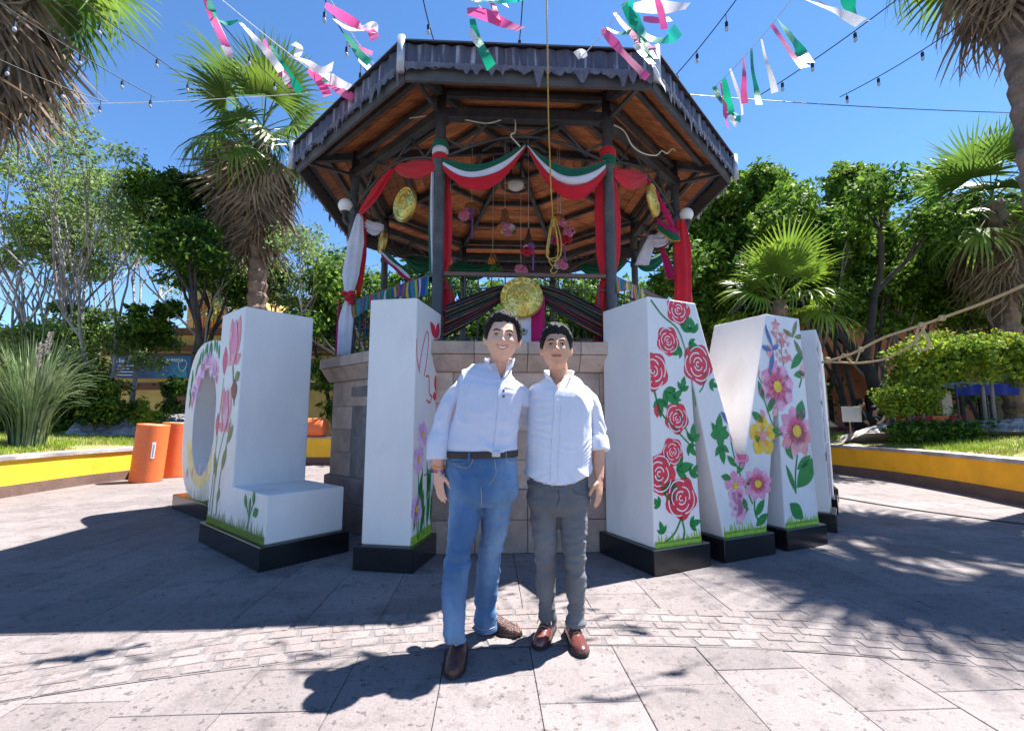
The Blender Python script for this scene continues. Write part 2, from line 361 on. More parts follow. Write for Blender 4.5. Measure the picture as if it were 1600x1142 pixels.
F.poly('painted_bud', [petal((.18,1.42), 1.6, .30, .13), petal((.10,.82), 1.6, .24, .09)], P_deep, 2)
F.poly('painted_sprig', F.stroke([(1.0,.07),(1.04,.2),(1.12,.33)], .02,.012) + F.stroke([(1.03,.17),(.95,.27)], .016,.01), P_green, 2)
F.poly('painted_leaf', [petal((1.1,.2), .5, .12, .08), petal((1.1,.28), 1.6, .12, .06), petal((.95,.24), 1.9, .12, .06), petal((1.02,.2),1.5,.14,.04)], P_green, 2)
F.poly('paint_smudge', [blob((.3,.62),.22,14,.2,3)], m_white, .5)
# ---- O
t = letter('letter_o', 'white giant letter O painted with lilac petals above a yellow haze', -4.56, 6.28, -39)
OW, OD = 1.62, .74
base_box(t, 0, OW, 0, OD)
def oval(n=40):
    out = []
    for i in range(n):
        a = 2*math.pi*i/n; ca, sa = math.cos(a), math.sin(a); e = .72
        out.append((OW/2 + (OW/2-BM)*math.copysign(abs(ca)**e, ca), (BH+TOP)/2 + (TOP-BH)/2*math.copysign(abs(sa)**e, sa)))
    return out
OI = [(OW/2 + .40*math.cos(2*math.pi*i/40), 1.18 + .68*math.sin(2*math.pi*i/40)) for i in range(40)]
OO = oval(); mb = MB()
for y, flip in ((BM, 0), (OD-BM, 1)):
    mb.add([(x, y, z) for x, z in OO] + [(x, y, z) for x, z in OI], [((i, (i+1)%40, 40+(i+1)%40, 40+i) if not flip else (40+i, 40+(i+1)%40, (i+1)%40, i)) for i in range(40)])
mb.add([(x, BM, z) for x, z in OO] + [(x, OD-BM, z) for x, z in OO], [(i+40, (i+1)%40+40, (i+1)%40, i) for i in range(40)])
mb.add([(x, BM, z) for x, z in OI] + [(x, OD-BM, z) for x, z in OI], [(i, (i+1)%40, (i+1)%40+40, i+40) for i in range(40)])
mb.build('letter_body', m_white, t)
F = Face(t, (0, BM, 0), (1,0,0))
def ring_pt(a, q): 
    return (OW/2 + (.40*(1-q) + (OW/2-BM)*.93*q)*math.cos(a), 1.18 + (.68*(1-q) + .93*q)*math.sin(a))
F.poly('painted_petals', [petal(ring_pt(a, .75), a + math.pi + random.uniform(-.9,.9), random.uniform(.2,.32), .17) for a in [.5+.17*i for i in range(14)]], P_lilac, 1)
F.poly('painted_petals', [petal(ring_pt(a, .55), a + math.pi + random.uniform(-1.2,1.2), .2, .1) for a in [.6+.3*i for i in range(8)]], P_pink, 2)
F.poly('painted_leaf', [petal(ring_pt(a, random.uniform(.4,.9)), random.uniform(0.9,2.2), .2, .05) for a in [.3+.14*i for i in range(20)]], P_green, 3)
Y0 = [(ring_pt(a,.02), ring_pt(a+.12,.02), ring_pt(a+.12,.62), ring_pt(a,.62)) for a in [3.5+.12*i for i in range(19)]]
F.poly('yellow_haze', Y0, P_cream, 1)
F.poly('painted_bud', [petal((u, .42+random.uniform(-.05,.1)), 1.5, .16, .06) for u in (.35,.55,.8,1.05)], P_coral, 2)
grass_paint(F, .35, 1.27, .35, P_lime)
# ---- I
t = letter('letter_i', 'plain white giant letter I with red butterflies painted on its side', -1.257, 3.741, -10.0)
IW, ID = .508, .789
base_box(t, 0, IW, 0, ID)
prism_letter(t, [[(BM,BH),(IW-BM,BH),(IW-BM,TOP),(BM,TOP)]], BM, ID - BM)
F = Face(t, (IW-BM, BM, BH), (0,1,0))
FW = ID - 2*BM
F.poly('painted_verge', [[(0,0),(FW,0),(FW,.09),(0,.07)]], P_lime, 1)
for (u, v, r) in ((.20,.86,.12),(.12,.66,.12),(.10,.27,.12),(.55,.27,.11)): flower(F, (u, v), r, 6, P_lilac, P_yel, .3, .7)
st = []
for u, v in ((.20,.84),(.12,.6),(.10,.25),(.55,.25),(.32,.62),(.42,.5),(.25,.4),(.48,.42),(.64,.35)): st += F.stroke([(u+.04,.02),(u+.02,v*.5),(u,v)], .018,.012)
F.poly('painted_stem', st, P_green, 1)
F.poly('painted_leaf', [petal((u, v), a, L, .07) for u, v, a, L in ((.05,.1,1.3,.3),(.12,.3,1.2,.28),(.26,.2,1.9,.3),(.32,.3,1.2,.3),(.42,.1,1.3,.32),(.4,.35,1.9,.25),(.5,.12,1.2,.25),(.6,.08,1.3,.25),(.18,.05,1.1,.25),(.66,.1,1.5,.22),(.34,.08,1.4,.3))], P_green, 2)
def butterfly(F, c, s, ang, m):
    ca, sa = math.cos(ang), math.sin(ang)
    def q(P): return [(c[0] + s*(x*ca - y*sa), c[1] + s*(x*sa + y*ca)) for x, y in P]
    F.poly('painted_butterfly', [q(petal((0,0), 2.2, 1.0, .5)), q(petal((0,0), .9, .8, .5)), q(petal((0,-.05), 3.6, .62, .42)), q(petal((0,-.05), -.6, .6, .4)), q(petal((0,.15), -1.57, .7, .1))], m, 1)
butterfly(F, (.50,1.74), .22, .35, P_red); butterfly(F, (.54,1.22), .19, -.3, P_red)
F.poly('butterfly_outline', F.stroke([(.08,1.40),(.16,1.62),(.25,1.76),(.29,1.68),(.25,1.48),(.20,1.36)], .014) + F.stroke([(.02,1.66),(.03,1.5),(.10,1.38)], .014) + F.stroke([(.24,1.36),(.32,1.36),(.34,1.22),(.40,1.2),(.36,1.14),(.27,1.16)], .016), P_red, 1)
F.poly('paint_chip', [[(-.002+.0,.0),(.0,.0),(.0,.0)]], P_brown, 1) if False else None
# ---- M
t = letter('letter_m', 'white giant letter M covered in painted red roses and large pink flowers', 1.077, 3.59, 25.3)
MW, MD = 2.14, .70
a0, a1 = BM, MW - BM; mid = MW/2; lw = .50; vb = .27
MP = [(a0,BH),(a0+lw,BH),(a0+lw-.03,1.62),(mid-vb,BH),(mid+vb,BH),(a1-lw+.03,1.62),(a1-lw,BH),(a1,BH),(a1-.06,TOP),(a1-.56,TOP),(mid,.72),(a0+.56,TOP),(a0+.02,TOP)]
M4 = Matrix(((1,0,0,0),(0,0,1,0),(0,1,0,0),(0,0,0,1)))
# split in convex pieces so that the faces fill cleanly
mb = MB()
bm = bmesh.new(); vs = [bm.verts.new((x, BM, z)) for x, z in MP]; f = bm.faces.new(vs)
bmesh.ops.triangulate(bm, faces=[f]); ret = bmesh.ops.extrude_face_region(bm, geom=list(bm.faces))
bmesh.ops.translate(bm, verts=[v for v in ret['geom'] if isinstance(v, bmesh.types.BMVert)], vec=(0, MD - 2*BM, 0)); bmesh.ops.recalc_face_normals(bm, faces=bm.faces)
bmesh.ops.dissolve_limit(bm, angle_limit=.01, verts=bm.verts, edges=bm.edges)
me = bpy.data.meshes.new('letter_body'); bm.to_mesh(me); bm.free(); me.materials.append(m_white)
o = meshobj('letter_body', me, t); md = o.modifiers.new('bevel','BEVEL'); md.width = .01; md.segments = 2; md.limit_method = 'ANGLE'
base_box(t, 0, a0+lw+BM, 0, MD); base_box(t, mid-vb-BM, mid+vb+BM, 0, MD); base_box(t, a1-lw-BM, MW, 0, MD)
F = Face(t, (0, BM, 0), (1,0,0))
def m_clip(u, v):
    v = min(v, TOP - .012); u = max(u, a0 + .008 + .02*(v-BH)/(TOP-BH)); u = min(u, a1 - .008 - .06*(v-BH)/(TOP-BH))
    if u < mid: u = min(u, a0 + .56 + (TOP - v)*(mid-a0-.56)/(TOP-.72) - .01) if v > .74 else u
    else: u = max(u, a1 - .56 - (TOP - v)*(a1-.56-mid)/(TOP-.72) + .01) if v > .74 else u
    return u, v
F.clip = m_clip
for u0, u1 in ((a0,a0+lw),(mid-vb,mid+vb),(a1-lw,a1)):
    FF = Face(t, (0, BM, BH), (1,0,0)); grass_paint(FF, u0+.004, u1-.004, .10)
stems = F.stroke([(.10,2.17),(.22,2.05),(.38,1.95),(.46,1.78),(.50,1.70)], .018,.012) + F.stroke([(.1,1.42),(.16,1.25),(.3,1.12),(.5,.95)], .02,.014) + F.stroke([(.34,1.28),(.42,1.12),(.5,.98)], .016) + F.stroke([(.10,.75),(.16,.62),(.24,.52)], .02) + F.stroke([(.34,.42),(.26,.30),(.16,.24)], .02,.014) + F.stroke([(.33,.42),(.36,.3),(.34,.24)], .018) + F.stroke([(.70,1.72),(.66,1.5),(.6,1.42)], .014) + F.stroke([(.52,1.45),(.55,1.3)],.014)
F.poly('painted_stem', stems, P_green, 1)
for c, r, ph, half in (((.40,2.12),.13,0,None),((.27,1.84),.12,1,None),((.09,1.58),.16,2,a0+.005),((.60,1.66),.17,.5,None),((.33,1.20),.125,1.4,None),((.27,.93),.11,2.2,None),((.12,.76),.16,.3,a0+.005),((.34,.56),.165,1.1,None)):
    rose(F, c, r, ph, half=half)
for c, a, L in (((.46,1.93),1.2,.16),((.5,1.84),-.3,.13),((.42,1.78),3.6,.13),((.2,1.42),-.6,.2),((.16,1.36),-1.6,.16),((.3,1.36),.6,.13),((.4,1.42),1.3,.14),((.5,1.0),1.5,.16),((.44,.98),-.8,.13),((.3,.78),.2,.2),((.22,.7),-1.4,.18),((.46,.72),.9,.13),((.12,.52),2.6,.11),((.42,.34),.2,.13),((.14,.3),1.9,.11),((.58,1.93),1.9,.15),((.72,1.5),-.2,.12)):
    leafy(F, c, a, L)
F.poly('painted_bud', [petal((.12,1.2), 1.5, .12, .07)], P_red, 1)
# second stroke and centre of the M
leafy(F, (.80,1.05), 1.4, .2); leafy(F, (.82,.98), -1.4, .18); F.poly('painted_leaf', [blob((.82,1.06),.09,16,.3,4)], P_green, 2)
F.poly('painted_bird', [petal((.84,1.26), -.7, .2, .07), petal((.9,1.22), .9, .1, .05)], P_blue, 2)
F.poly('painted_stem', F.stroke([(.95,1.0),(1.0,.8),(1.1,.6),(1.18,.45)], .016) + F.stroke([(1.22,.55),(1.2,.4),(1.24,.3)], .02) + F.stroke([(1.0,.30),(1.12,.42)], .016), P_green, 1)
flower(F, (.97,.62), .13, 5, P_pink, P_yel, .4); flower(F, (1.07,.86), .10, 5, P_pink, P_deep, 1.)
F.poly('painted_bud', [petal((1.08,.46), 2.6+.5*i, .2, .11) for i in range(4)], P_pink, 2)
flower(F, (1.26,.62), .20, 9, P_pink, P_yel, .2, .5, .75, P_deep)
F.poly('painted_leaf', [petal((1.2,.34), .8, .2, .08), petal((1.2,.26), .5, .2, .08), petal((1.0,.78), 2.4, .15, .06), petal((1.0,.72), .8, .15, .06), petal((.93,.68), 2.9, .13, .06), petal((1.1,.62), .4, .14, .06), petal((1.1,.4),1.9,.12,.06)], P_green, 2)
F.poly('painted_bud', [petal((.95+.03*i, 1.0+.03*(i%3)), 1.2+.4*i, .08, .05) for i in range(4)], P_pink, 2)
# right stroke and leg
flower(F, (1.37,1.04), .19, 5, P_yel, P_coral, .3, .8)
F.poly('petal_streaks', [petal((1.37,1.04), .3+2*math.pi*k/5, .12, .05) for k in range(5)], mat('paint_orange', (.80,.36,.02), .5, .2), 3)
flower(F, (1.62,1.50), .25, 8, P_pink, P_yel, .2, .75, .95, P_deep)
flower(F, (1.86,1.08), .27, 9, P_pink, P_yel, .35, .5, .9, P_deep)
F.poly('painted_petals', [petal((1.86,1.08), a, .27, .12) for a in (-.4,-1.1,-1.9,-2.6)], P_coral, 3)
F.poly('painted_stem', F.stroke([(1.86,.9),(1.8,.7),(1.78,.5)], .022) + F.stroke([(1.5,1.4),(1.42,1.5),(1.36,1.6)], .014) + F.stroke([(1.52,1.14),(1.45,1.3),(1.38,1.5)], .016) + F.stroke([(1.55,1.78),(1.6,1.68)],.014) + F.stroke([(1.73,2.0),(1.72,1.8),(1.75,1.66)], .01) + F.stroke([(2.0,1.6),(1.95,1.5)],.02), P_green, 1)
F.poly('painted_leaf', [petal((1.42,1.36), 1.9, .2, .07), petal((1.45,1.25), .9, .22, .08), petal((1.4,1.16), 2.6, .2, .08), petal((1.5,1.1), -.3,.16,.08), petal((1.84,1.68), .7, .3, .1), petal((1.88,1.62), .15, .2, .08), petal((1.98,1.38), -1.9, .25, .15), petal((1.7,1.0), -1.2, .2, .12), petal((1.80,.55), .7, .42, .2), petal((1.82,.72), .5, .26, .09), petal((1.68,.42), -.7, .24, .14), petal((1.79,.5), 2.0, .3, .06), petal((1.36,1.0),2.8,.12,.08)], P_green, 2)
F.poly('painted_bud', [petal((1.57,1.76), 1.9, .15, .1), petal((2.0,1.58), 1.3, .18, .1), petal((1.36,1.58), 1.6, .1, .06), petal((1.37,1.4),1.3,.09,.06), petal((1.53,1.22), .9, .1, .07), petal((1.42,1.2),2.2,.1,.06)], P_coral, 2)
F.poly('painted_blossom', [petal((1.72+random.uniform(-.09,.13), 1.85+random.uniform(-.12,.2)), random.uniform(0,6.3), .06, .035) for i in range(34)] + [petal((1.66,2.1), k*1.257+.3, .07, .035) for k in range(5)], P_coral, 2)
F.poly('painted_bird', [petal((1.92,2.0), 2.75, .17, .05), petal((1.90,2.0), 1.1, .2, .05), petal((1.92,1.98), -1.0, .24, .06), petal((1.93,2.0), .15, .16, .05)], P_olive, 3)
F.poly('painted_bird', [petal((1.60,1.86), 2.0, .26, .045), petal((1.58,1.84), 2.9, .18, .05), petal((1.6,1.84), -1.9, .24, .06), petal((1.58,1.85), .5, .12, .05)], P_blue, 3)
# ---- A and N, seen edge on
def plain_letter(name, label, x, y, ang, polys, w, d, legs):
    t = letter(name, label, x, y, ang)
    for l0, l1 in legs: base_box(t, l0, l1, 0, d)
    prism_letter(t, polys, BM, d - BM)
    F = Face(t, (0, BM, 0), (1,0,0))
    for k in range(9):
        leafy(F, (.12+.05*random.random(), .35+.2*k), random.uniform(0,3), .12); F.poly('painted_petals', [petal((.18, .45+.19*k), q*1.05, .1, .07) for q in range(6)], random.choice((P_lilac, P_coral, P_pink)), 2)
    grass_paint(Face(t, (0, BM, BH), (1,0,0)), .05, .4, .1)
    return t
plain_letter('letter_a', 'white giant letter standing edge on right behind the letter M', 3.40, 4.93, 54,
    [[(.05,BH),(.45,BH),(.80,TOP),(.10,TOP)], [(.801,TOP),(1.20,BH),(1.60,BH),(1.5,TOP)], [(.55,.9),(1.3,.9),(1.25,1.15),(.6,1.15)]], 1.65, .7, ((0,.5),(1.15,1.65)))
plain_letter('letter_n', 'white giant letter farthest along the row past the edge-on letter', 4.72, 6.75, 62,
    [[(.05,BH),(.45,BH),(.45,TOP),(.05,TOP)], [(1.15,BH),(1.55,BH),(1.55,TOP),(1.15,TOP)], [(.451,TOP-.01),(.451,1.6),(1.149,BH+.01),(1.149,.9)]], 1.6, .7, ((0,.5),(1.1,1.6)))
# ================================================================= BANDSTAND
KC = Vector((.03, 6.47, 0)); KM = Matrix.Translation(KC) @ Matrix.Rotation(YAW, 4, 'Z')
m_stone = mat('pink_stone', (.50,.37,.30), .9, .22, 5, .5, 30, rnd=.12, col2=(.38,.285,.24), mixlo=.5, mixhi=.75)
m_stone_d = mat('brown_stone', (.33,.235,.195), .9, .25, 5, .5, 30, rnd=.15, col2=(.24,.19,.17), mixlo=.5, mixhi=.75)
m_tile = mat('grey_tile', (.20,.19,.19), .6, .25, 7, .2, 30, rnd=.15, col2=(.27,.22,.2))
m_iron = mat('dark_iron', (.05,.053,.06), .5, .3, 8, .25, 50, spec=.4, col2=(.09,.085,.08), mixlo=.55, mixhi=.7)
m_plank = mat('varnished_plank', (.44,.155,.055), .55, .4, 3, .15, 30, rnd=.3, col2=(.20,.065,.028), mixlo=.5, mixhi=.7, stretch=(1,6,6))
m_fascia = mat('slate_sheet', (.075,.075,.11), .45, .3, 5, .1, 20, col2=(.38,.38,.44), mixlo=.54, mixhi=.66, stretch=(6.5,6.5,.5))
m_soffit = mat('grey_board', (.085,.085,.09), .7, .2, 4, .1)
m_film = mat('dripping_film', (.20,.20,.24), .35, .3, 9, .1, 30, trans=.35)
m_roof = mat('roof_sheet', (.10,.10,.13), .5, .2, 3)
m_pipe = mat('zinc_pipe', (.45,.47,.52), .4, .2, 6, metal=.3)
m_rail = mat('brown_rail', (.13,.075,.055), .5, .25, 10, .1)
m_globe = mat('white_glass', (.82,.82,.80), .25, .03, 3)
K = thing('bandstand', 'octagonal bandstand with stone base, iron columns and timber-lined roof', 'bandstand', KC, YAW)
def ov(k, r, z): a = R(-112.5 + 45*k); return Vector((r*math.cos(a), r*math.sin(a), z))
RB, RC, RE = 2.40, 2.257, 2.957
ZB, ZR, ZBEAM, ZE = 1.90, 2.613, 4.31, 4.42
def roof_z(r): return ZE + (RE - r) * .30
# stone base: core with blocks set on each side
mb = MB(); mb.loft([[ov(k, RB-.009, 0) for k in range(8)], [ov(k, RB-.009, 1.6) for k in range(8)], [ov(k, RB-.009, ZB-.03) for k in range(8)]])
base = mb.build('stone_base', m_stone_d, K)
def facet(k):
    a = R(-90 + 45*k); n = Vector((math.cos(a), math.sin(a), 0)); t = Vector((-math.sin(a), math.cos(a), 0)); return n, t
AP = RB * math.cos(R(22.5)); SD = RB * 2 * math.sin(R(22.5))
def block(k, u0, u1, z0, z1, out, m, name='stone_block', slope=0):
    n, t = facet(k); g_ = .0022
    P = []
    for z, o2 in ((z0 + g_, out - slope), (z1 - g_, out)):
        P.append([n*(AP-.06) + t*(u0+g_) + Vector((0,0,z)), n*(AP+o2) + t*(u0+g_) + Vector((0,0,z)), n*(AP+o2) + t*(u1-g_) + Vector((0,0,z)), n*(AP-.06) + t*(u1-g_) + Vector((0,0,z))])
    return MB().loft(P).build(name, m, base, bevel=.006)
for k in range(8):
    hs = SD/2
    vis = k in (0, 1, 7)
    ncol = 4 if vis else 2
    e = .05
    for i in range(ncol):       # dado
        for zz in ((.0125,.30),(.30,.56)) if vis else ((.0125,.56),):
            w = (SD+2*e*.41)/ncol; block(k, -hs-e*.41+i*w, -hs-e*.41+(i+1)*w, zz[0], zz[1], e + random.uniform(0,.006), m_stone_d)
    rows = [(.56,.82),(.82,1.08),(1.08,1.34),(1.34,1.63)] if vis else [(.56,1.63)]
    for j, (z0, z1) in enumerate(rows):
        off = .5 * (j % 2); cuts = [-hs] + [-hs + SD*(i+off)/ncol for i in range(1 if not off else 0, ncol)] + [hs]
        cuts = sorted(set(round(c, 4) for c in cuts))
        for u0, u1 in zip(cuts, cuts[1:]):
            if k == 7 and abs((u0+u1)/2) < .48 and .6 < (z0+z1)/2 < 1.45:      # tiled panel here
                u0c, u1c = max(u0, -.48), min(u1, .48)
                if u0 < -.48: block(k, u0, -.48, z0, z1, .0, m_stone)
                if u1 > .48: block(k, .48, u1, z0, z1, .0, m_stone)
                continue
            block(k, u0, u1, z0, z1, random.uniform(-.002,.004), m_stone)
    if k == 7:
        for i in range(4):
            for j in range(4): block(k, -.48+.24*i, -.48+.24*(i+1), .56+.22*j, .56+.22*(j+1), -.006, m_tile, 'panel_tile')
        block(k, -.48, .48, 1.44, 1.56, .006, m_tile, 'panel_lintel')
    e = .15
    for i in range(ncol):       # coping with sloping underside
        w = (SD+2*e*.414)/ncol; u0 = -hs-e*.414+i*w
        block(k, u0, u0+w, 1.63, 1.78, e-.01, m_stone, 'coping_stone', .11); block(k, u0, u0+w, 1.78, ZB, e + random.uniform(0,.004), m_stone, 'coping_stone')
fl = MB().prism([tuple(ov(k, RB-.05, 0))[:2] for k in range(8)], .03, z0=ZB-.035).build('platform_floor', m_tile, K)
# columns, beams, posts
for k in range(8):
    p = ov(k, RC, 0)
    MB().lathe([(.085,ZB-.02),(.085,ZB+.05),(.062,ZB+.1),(.056,ZB+.4),(.054,3.75),(.07,3.77),(.07,3.82),(.054,3.84),(.054,4.2),(.075,4.25),(.075,4.36),(.05,4.38),(.05,roof_z(RC)-.03)], p, 14).build('column', m_iron, K, smooth=True)
    a, b = ov(k, RC, ZBEAM), ov(k+1, RC, ZBEAM); d = (b-a).normalized()
    MB().beam(a + d*.05, b - d*.05, .09, .11).build('ring_beam', m_iron, K, bevel=.008)
    a, b = ov(k, RC, ZBEAM+.22), ov(k+1, RC, ZBEAM+.22); MB().beam(a + d*.05, b - d*.05, .05, .05).build('wall_plate', m_iron, K)
    # arched tie with braces
    a, b = ov(k, RC, 3.82), ov(k+1, RC, 3.82); n_, t_ = facet(k)
    arc = [a.lerp(b, i/14) + Vector((0,0,.27*math.sin(math.pi*i/14))) for i in range(15)]
    MB().tube(arc, .014, 6).build('arched_tie', m_iron, K, smooth=True)
    for i, q in ((2,.0),(2,.3),(7,.28),(7,.72),(12,.7),(12,1.0)):
        top = a.lerp(b, q); top.z = ZBEAM - .04
        if q in (.0, 1.0): top = (a if q == 0 else b).copy(); top.z = 4.05; top = top.lerp(arc[7], .04)
        MB().tube([arc[i], top], .013, 6).build('brace', m_iron, K)
    # bracket to the eave
    a = ov(k, RC+.04, 4.30); b = ov(k, RE-.12, ZE-.09); MB().beam(a, b, .035, .035).build('eave_strut', m_iron, K)
    # rafter
    MB().beam(ov(k, RE-.08, roof_z(RE)-.06), ov(k, .18, roof_z(.18)-.06), .06, .09).build('hip_rafter', m_iron, K)
    for r in (.55, 1.15, 1.7, 2.2, 2.62):
        a, b = ov(k, r, roof_z(r)-.045), ov(k+1, r, roof_z(r)-.045); d = (b-a).normalized(); MB().beam(a + d*.03, b - d*.03, .05, .06).build('purlin', m_iron, K)
    n_, t_ = facet(k); MB().beam(n_*(RE*.9) + Vector((0,0,roof_z(RE*.974)-.055)), n_*.5 + Vector((0,0,roof_z(.54)-.05)), .045, .06).build('rafter', m_iron, K) if False else None
# ceiling: every plank its own piece
ceil = MB().loft([[ov(k, RE-.02, roof_z(RE)+.035) for k in range(8)], [ov(k, .05, roof_z(.05)+.035) for k in range(8)]], cap=False).build('roof_deck', m_roof, K)
for k in range(8):
    r = RE - .10
    while r > .3:
        r2 = r - .135; P = []
        for rr, dz in ((r-.003, 0), (r2+.003, 0)):
            z = roof_z(rr) + random.uniform(-.004,.004); a, b = ov(k, rr, z), ov(k+1, rr, z); d = (b-a).normalized()*.004; P.append((a+d, b-d))
        up = Vector((0,0,.018)); (a, b), (c, e) = P
        MB().loft([[a, b, b+up, a+up], [c, e, e+up, c+up]]).build('ceiling_plank', m_plank, ceil)
        r = r2
# roof sheet, fascia, fringe, corner pipes
roof = MB().loft([[ov(k, RE+.05, ZE+.09) for k in range(8)], [ov(k, RE+.05, ZE+.105) for k in range(8)], [ov(k, .06, roof_z(.06)+.16) for k in range(8)]], cap=False).build('roof_sheet', m_roof, K)
for k in range(8):
    a, b = ov(k, RE, 0), ov(k+1, RE, 0); n_, t_ = facet(k); L = (b-a).length
    def fz(u, v, a=a, b=b): p = a.lerp(b, u); return (p.x, p.y, ZE-.13+.22*v)
    mbf = MB(); mbf.grid(lambda u, v: Vector(fz(u, v)) + n_*(.012*math.sin(u*L*40)), 48, 1)
    fo = mbf.build('fascia', m_fascia, K, solid=.012)
    MB().beam(ov(k, RE-.04, ZE-.14), ov(k+1, RE-.04, ZE-.14), .03, .20).build('soffit_board', m_soffit, K)
    # torn plastic film hanging below the fascia
    fr = MB(); N = 110; prev = None; nxt = 0; ln = 1; i0 = 0
    for i in range(N+1):
        if i >= nxt: i0 = i; ln = random.choice((2,3,4,5,7)); nxt = i + ln; h0 = random.uniform(.0,.04); h1 = random.choice((.02,.05,.08,.12,.17))*random.uniform(.7,1.2)
        d = h0 + (h1-h0)*math.sin(math.pi*(i-i0)/ln)**1.6
        p = a.lerp(b, i/N) + n_*(.03+.006*math.sin(i*1.9)); top = Vector((p.x, p.y, ZE-.10)); bot = Vector((p.x, p.y, ZE-.125-d)) + n_*random.uniform(-.01,.012)
        if prev: fr.add([prev[0], top, bot, prev[1]], [(0,1,2,3)])
        prev = (top, bot)
    fr.build('hanging_film', m_film, fo)
    p = ov(k, RE+.035, 0); MB().lathe([(.036,ZE-.2),(.036,ZE+.13)], p, 12).build('corner_pipe', m_pipe, K, smooth=True)
# railing
for k in range(8):
    a, b = ov(k, RC, ZR), ov(k+1, RC, ZR); d = (b-a).normalized()
    rl = MB().beam(a + d*.055, b - d*.055, .045, .04).build('railing', m_rail, K, bevel=.004)
    for z in (ZR-.14, ZR-.36, ZB+.08):
        aa, bb = ov(k, RC, z), ov(k+1, RC, z); MB().tube([aa + d*.05, bb - d*.05], .008, 6).build('railing_bar', m_iron, rl)
    n_ = 13 if k in (0,1,7) else 7
    for i in range(1, n_):
        p = a.lerp(b, i/n_); MB().tube([(p.x,p.y,ZB-.01),(p.x,p.y,ZR-.02)], .007, 5).build('railing_bar', m_iron, rl)
def KW(v): return KM @ Vector(v)
# loose cable sagging along the beams
mb = MB()
P = [(430,335),(447,300),(520,265),(600,205),(640,185),(680,180),(705,182),(760,193),(800,183),(805,205),(798,212),(806,222),(815,232)]
pts = [proj_atY(x, y, 4.36 + max(0, 690-x)*.0042) for x, y in P[4:]]; mb.tube(smooth_pts(pts), .008, 6)
tag(mb.build('loose_cable', mat('cream_cable', (.62,.58,.50), .6), None, smooth=True), 'pale loose cable curling along the bandstand beam above the tricolour swags', 'cable')
mb = MB(); pts = [proj_atY(x, y, Y) for x, y, Y in ((958,195,4.42),(975,205,4.45),(988,228,4.5),(1005,240,4.6),(1025,243,4.7),(1034,236,4.7),(1042,240,4.7),(1050,233,4.75),(1055,236,4.75))]; mb.tube(smooth_pts(pts), .008, 6)
tag(mb.build('loose_cable', MATS['cream_cable'], None, smooth=True), 'pale cable with kinked end dangling under the roof beyond the red drape', 'cable')
# lantern and globe lamps
c = proj_atY(806, 290, 6.2); t = thing('ceiling_lantern', 'round black iron lantern with white bowl hung under the roof', 'lantern', c)
mb = MB(); mb.tube([c + Vector((.20*math.cos(a), .20*math.sin(a), 0)) for a in [2*math.pi*i/20 for i in range(21)]], .022, 8); mb.build('ring', m_iron, t, smooth=True, org=c)
MB().sphere(c + Vector((0,0,.01)), .12, 14, 10, (1,1,.7)).build('bowl', m_globe, t, smooth=True, org=c)
for dx in (-.07,.07): MB().tube([c + Vector((dx,0,.1)), (c.x+dx, c.y, roof_z(.3)-.02)], .014, 6).build('hanger', m_iron, t, org=c)
MB().tube([c + Vector((-.2,0,0)), c + Vector((.2,0,0))], .012, 6).build('cross_bar', m_iron, t, org=c)
for px, py, k, lab in ((540,322,7,'white globe lamp on a bracket beside the white drape'), (1072,336,2,'white globe lamp on a bracket behind the long red drape')):
    col = KW(ov(k, RC, 0)); c = proj_atY(px, py, col.y - .05); t = thing('globe_lamp', lab, 'lamp', c, group='globe lamps on the columns')
    MB().sphere(c, .092, 16, 12).build('globe', m_globe, t, smooth=True, org=c)
    MB().lathe([(.05,-.10),(.06,-.085),(.05,-.07)], c, 12).build('collar', m_iron, t, org=c)
    MB().tube(smooth_pts([c + Vector((0,0,-.09)), c + Vector((0,0,-.2)), Vector((col.x, col.y, c.z-.26))], 5), .025, 8).build('bracket', m_iron, t, smooth=True, org=c)
# ================================================================= CLOTH AND ORNAMENTS ON THE BANDSTAND
def cloth(name, c, tr=.25, rough=.75): return mat(name, c, rough, .10, 6, .12, 60, trans=tr, spec=.2, sheen=.2)
c_red = cloth('red_cloth', (.62,.018,.035)); c_green = cloth('green_cloth', (.012,.13,.075)); c_white = cloth('white_cloth', (.74,.72,.80)); c_mag = cloth('magenta_cloth', (.50,.012,.13)); c_gold = cloth('gold_fringe', (.65,.38,.03))
VZ = Vector((0,0,1))
def swag(name, label, A, B, sagT, sagB, wA, wB, bands, cat='swag', group=None, bulge=.05, nu=28, tilt=(0,-1,0), folds=3):
    """cloth hung from A to B: bands = [(part name, material, v0, v1)] from top to bottom"""
    A, B, N = Vector(A), Vector(B), Vector(tilt); t = thing(name, label, cat, A, group=group); ph = random.uniform(0,6)
    def P(u, v):
        a = A.lerp(B, u) - VZ*(4*sagT*u*(1-u)); b = (A - VZ*wA).lerp(B - VZ*wB, u) - VZ*(4*sagB*u*(1-u)); s_ = math.sin(math.pi*u)**.6
        return a.lerp(b, v) + N*(bulge*math.sin(math.pi*v)*s_ + .016*s_*math.sin(v*folds*2*math.pi + ph + 1.5*math.sin(3*u+ph))) + VZ*(.008*math.sin(u*9+ph+v*5)*s_)
    for nm, m, v0, v1 in bands:
        MB().grid(lambda u, v: P(u, v0 + (v1-v0)*v), nu, max(3, int(14*(v1-v0)))).build(nm, m, t, smooth=True, org=A, solid=.004)
    return t
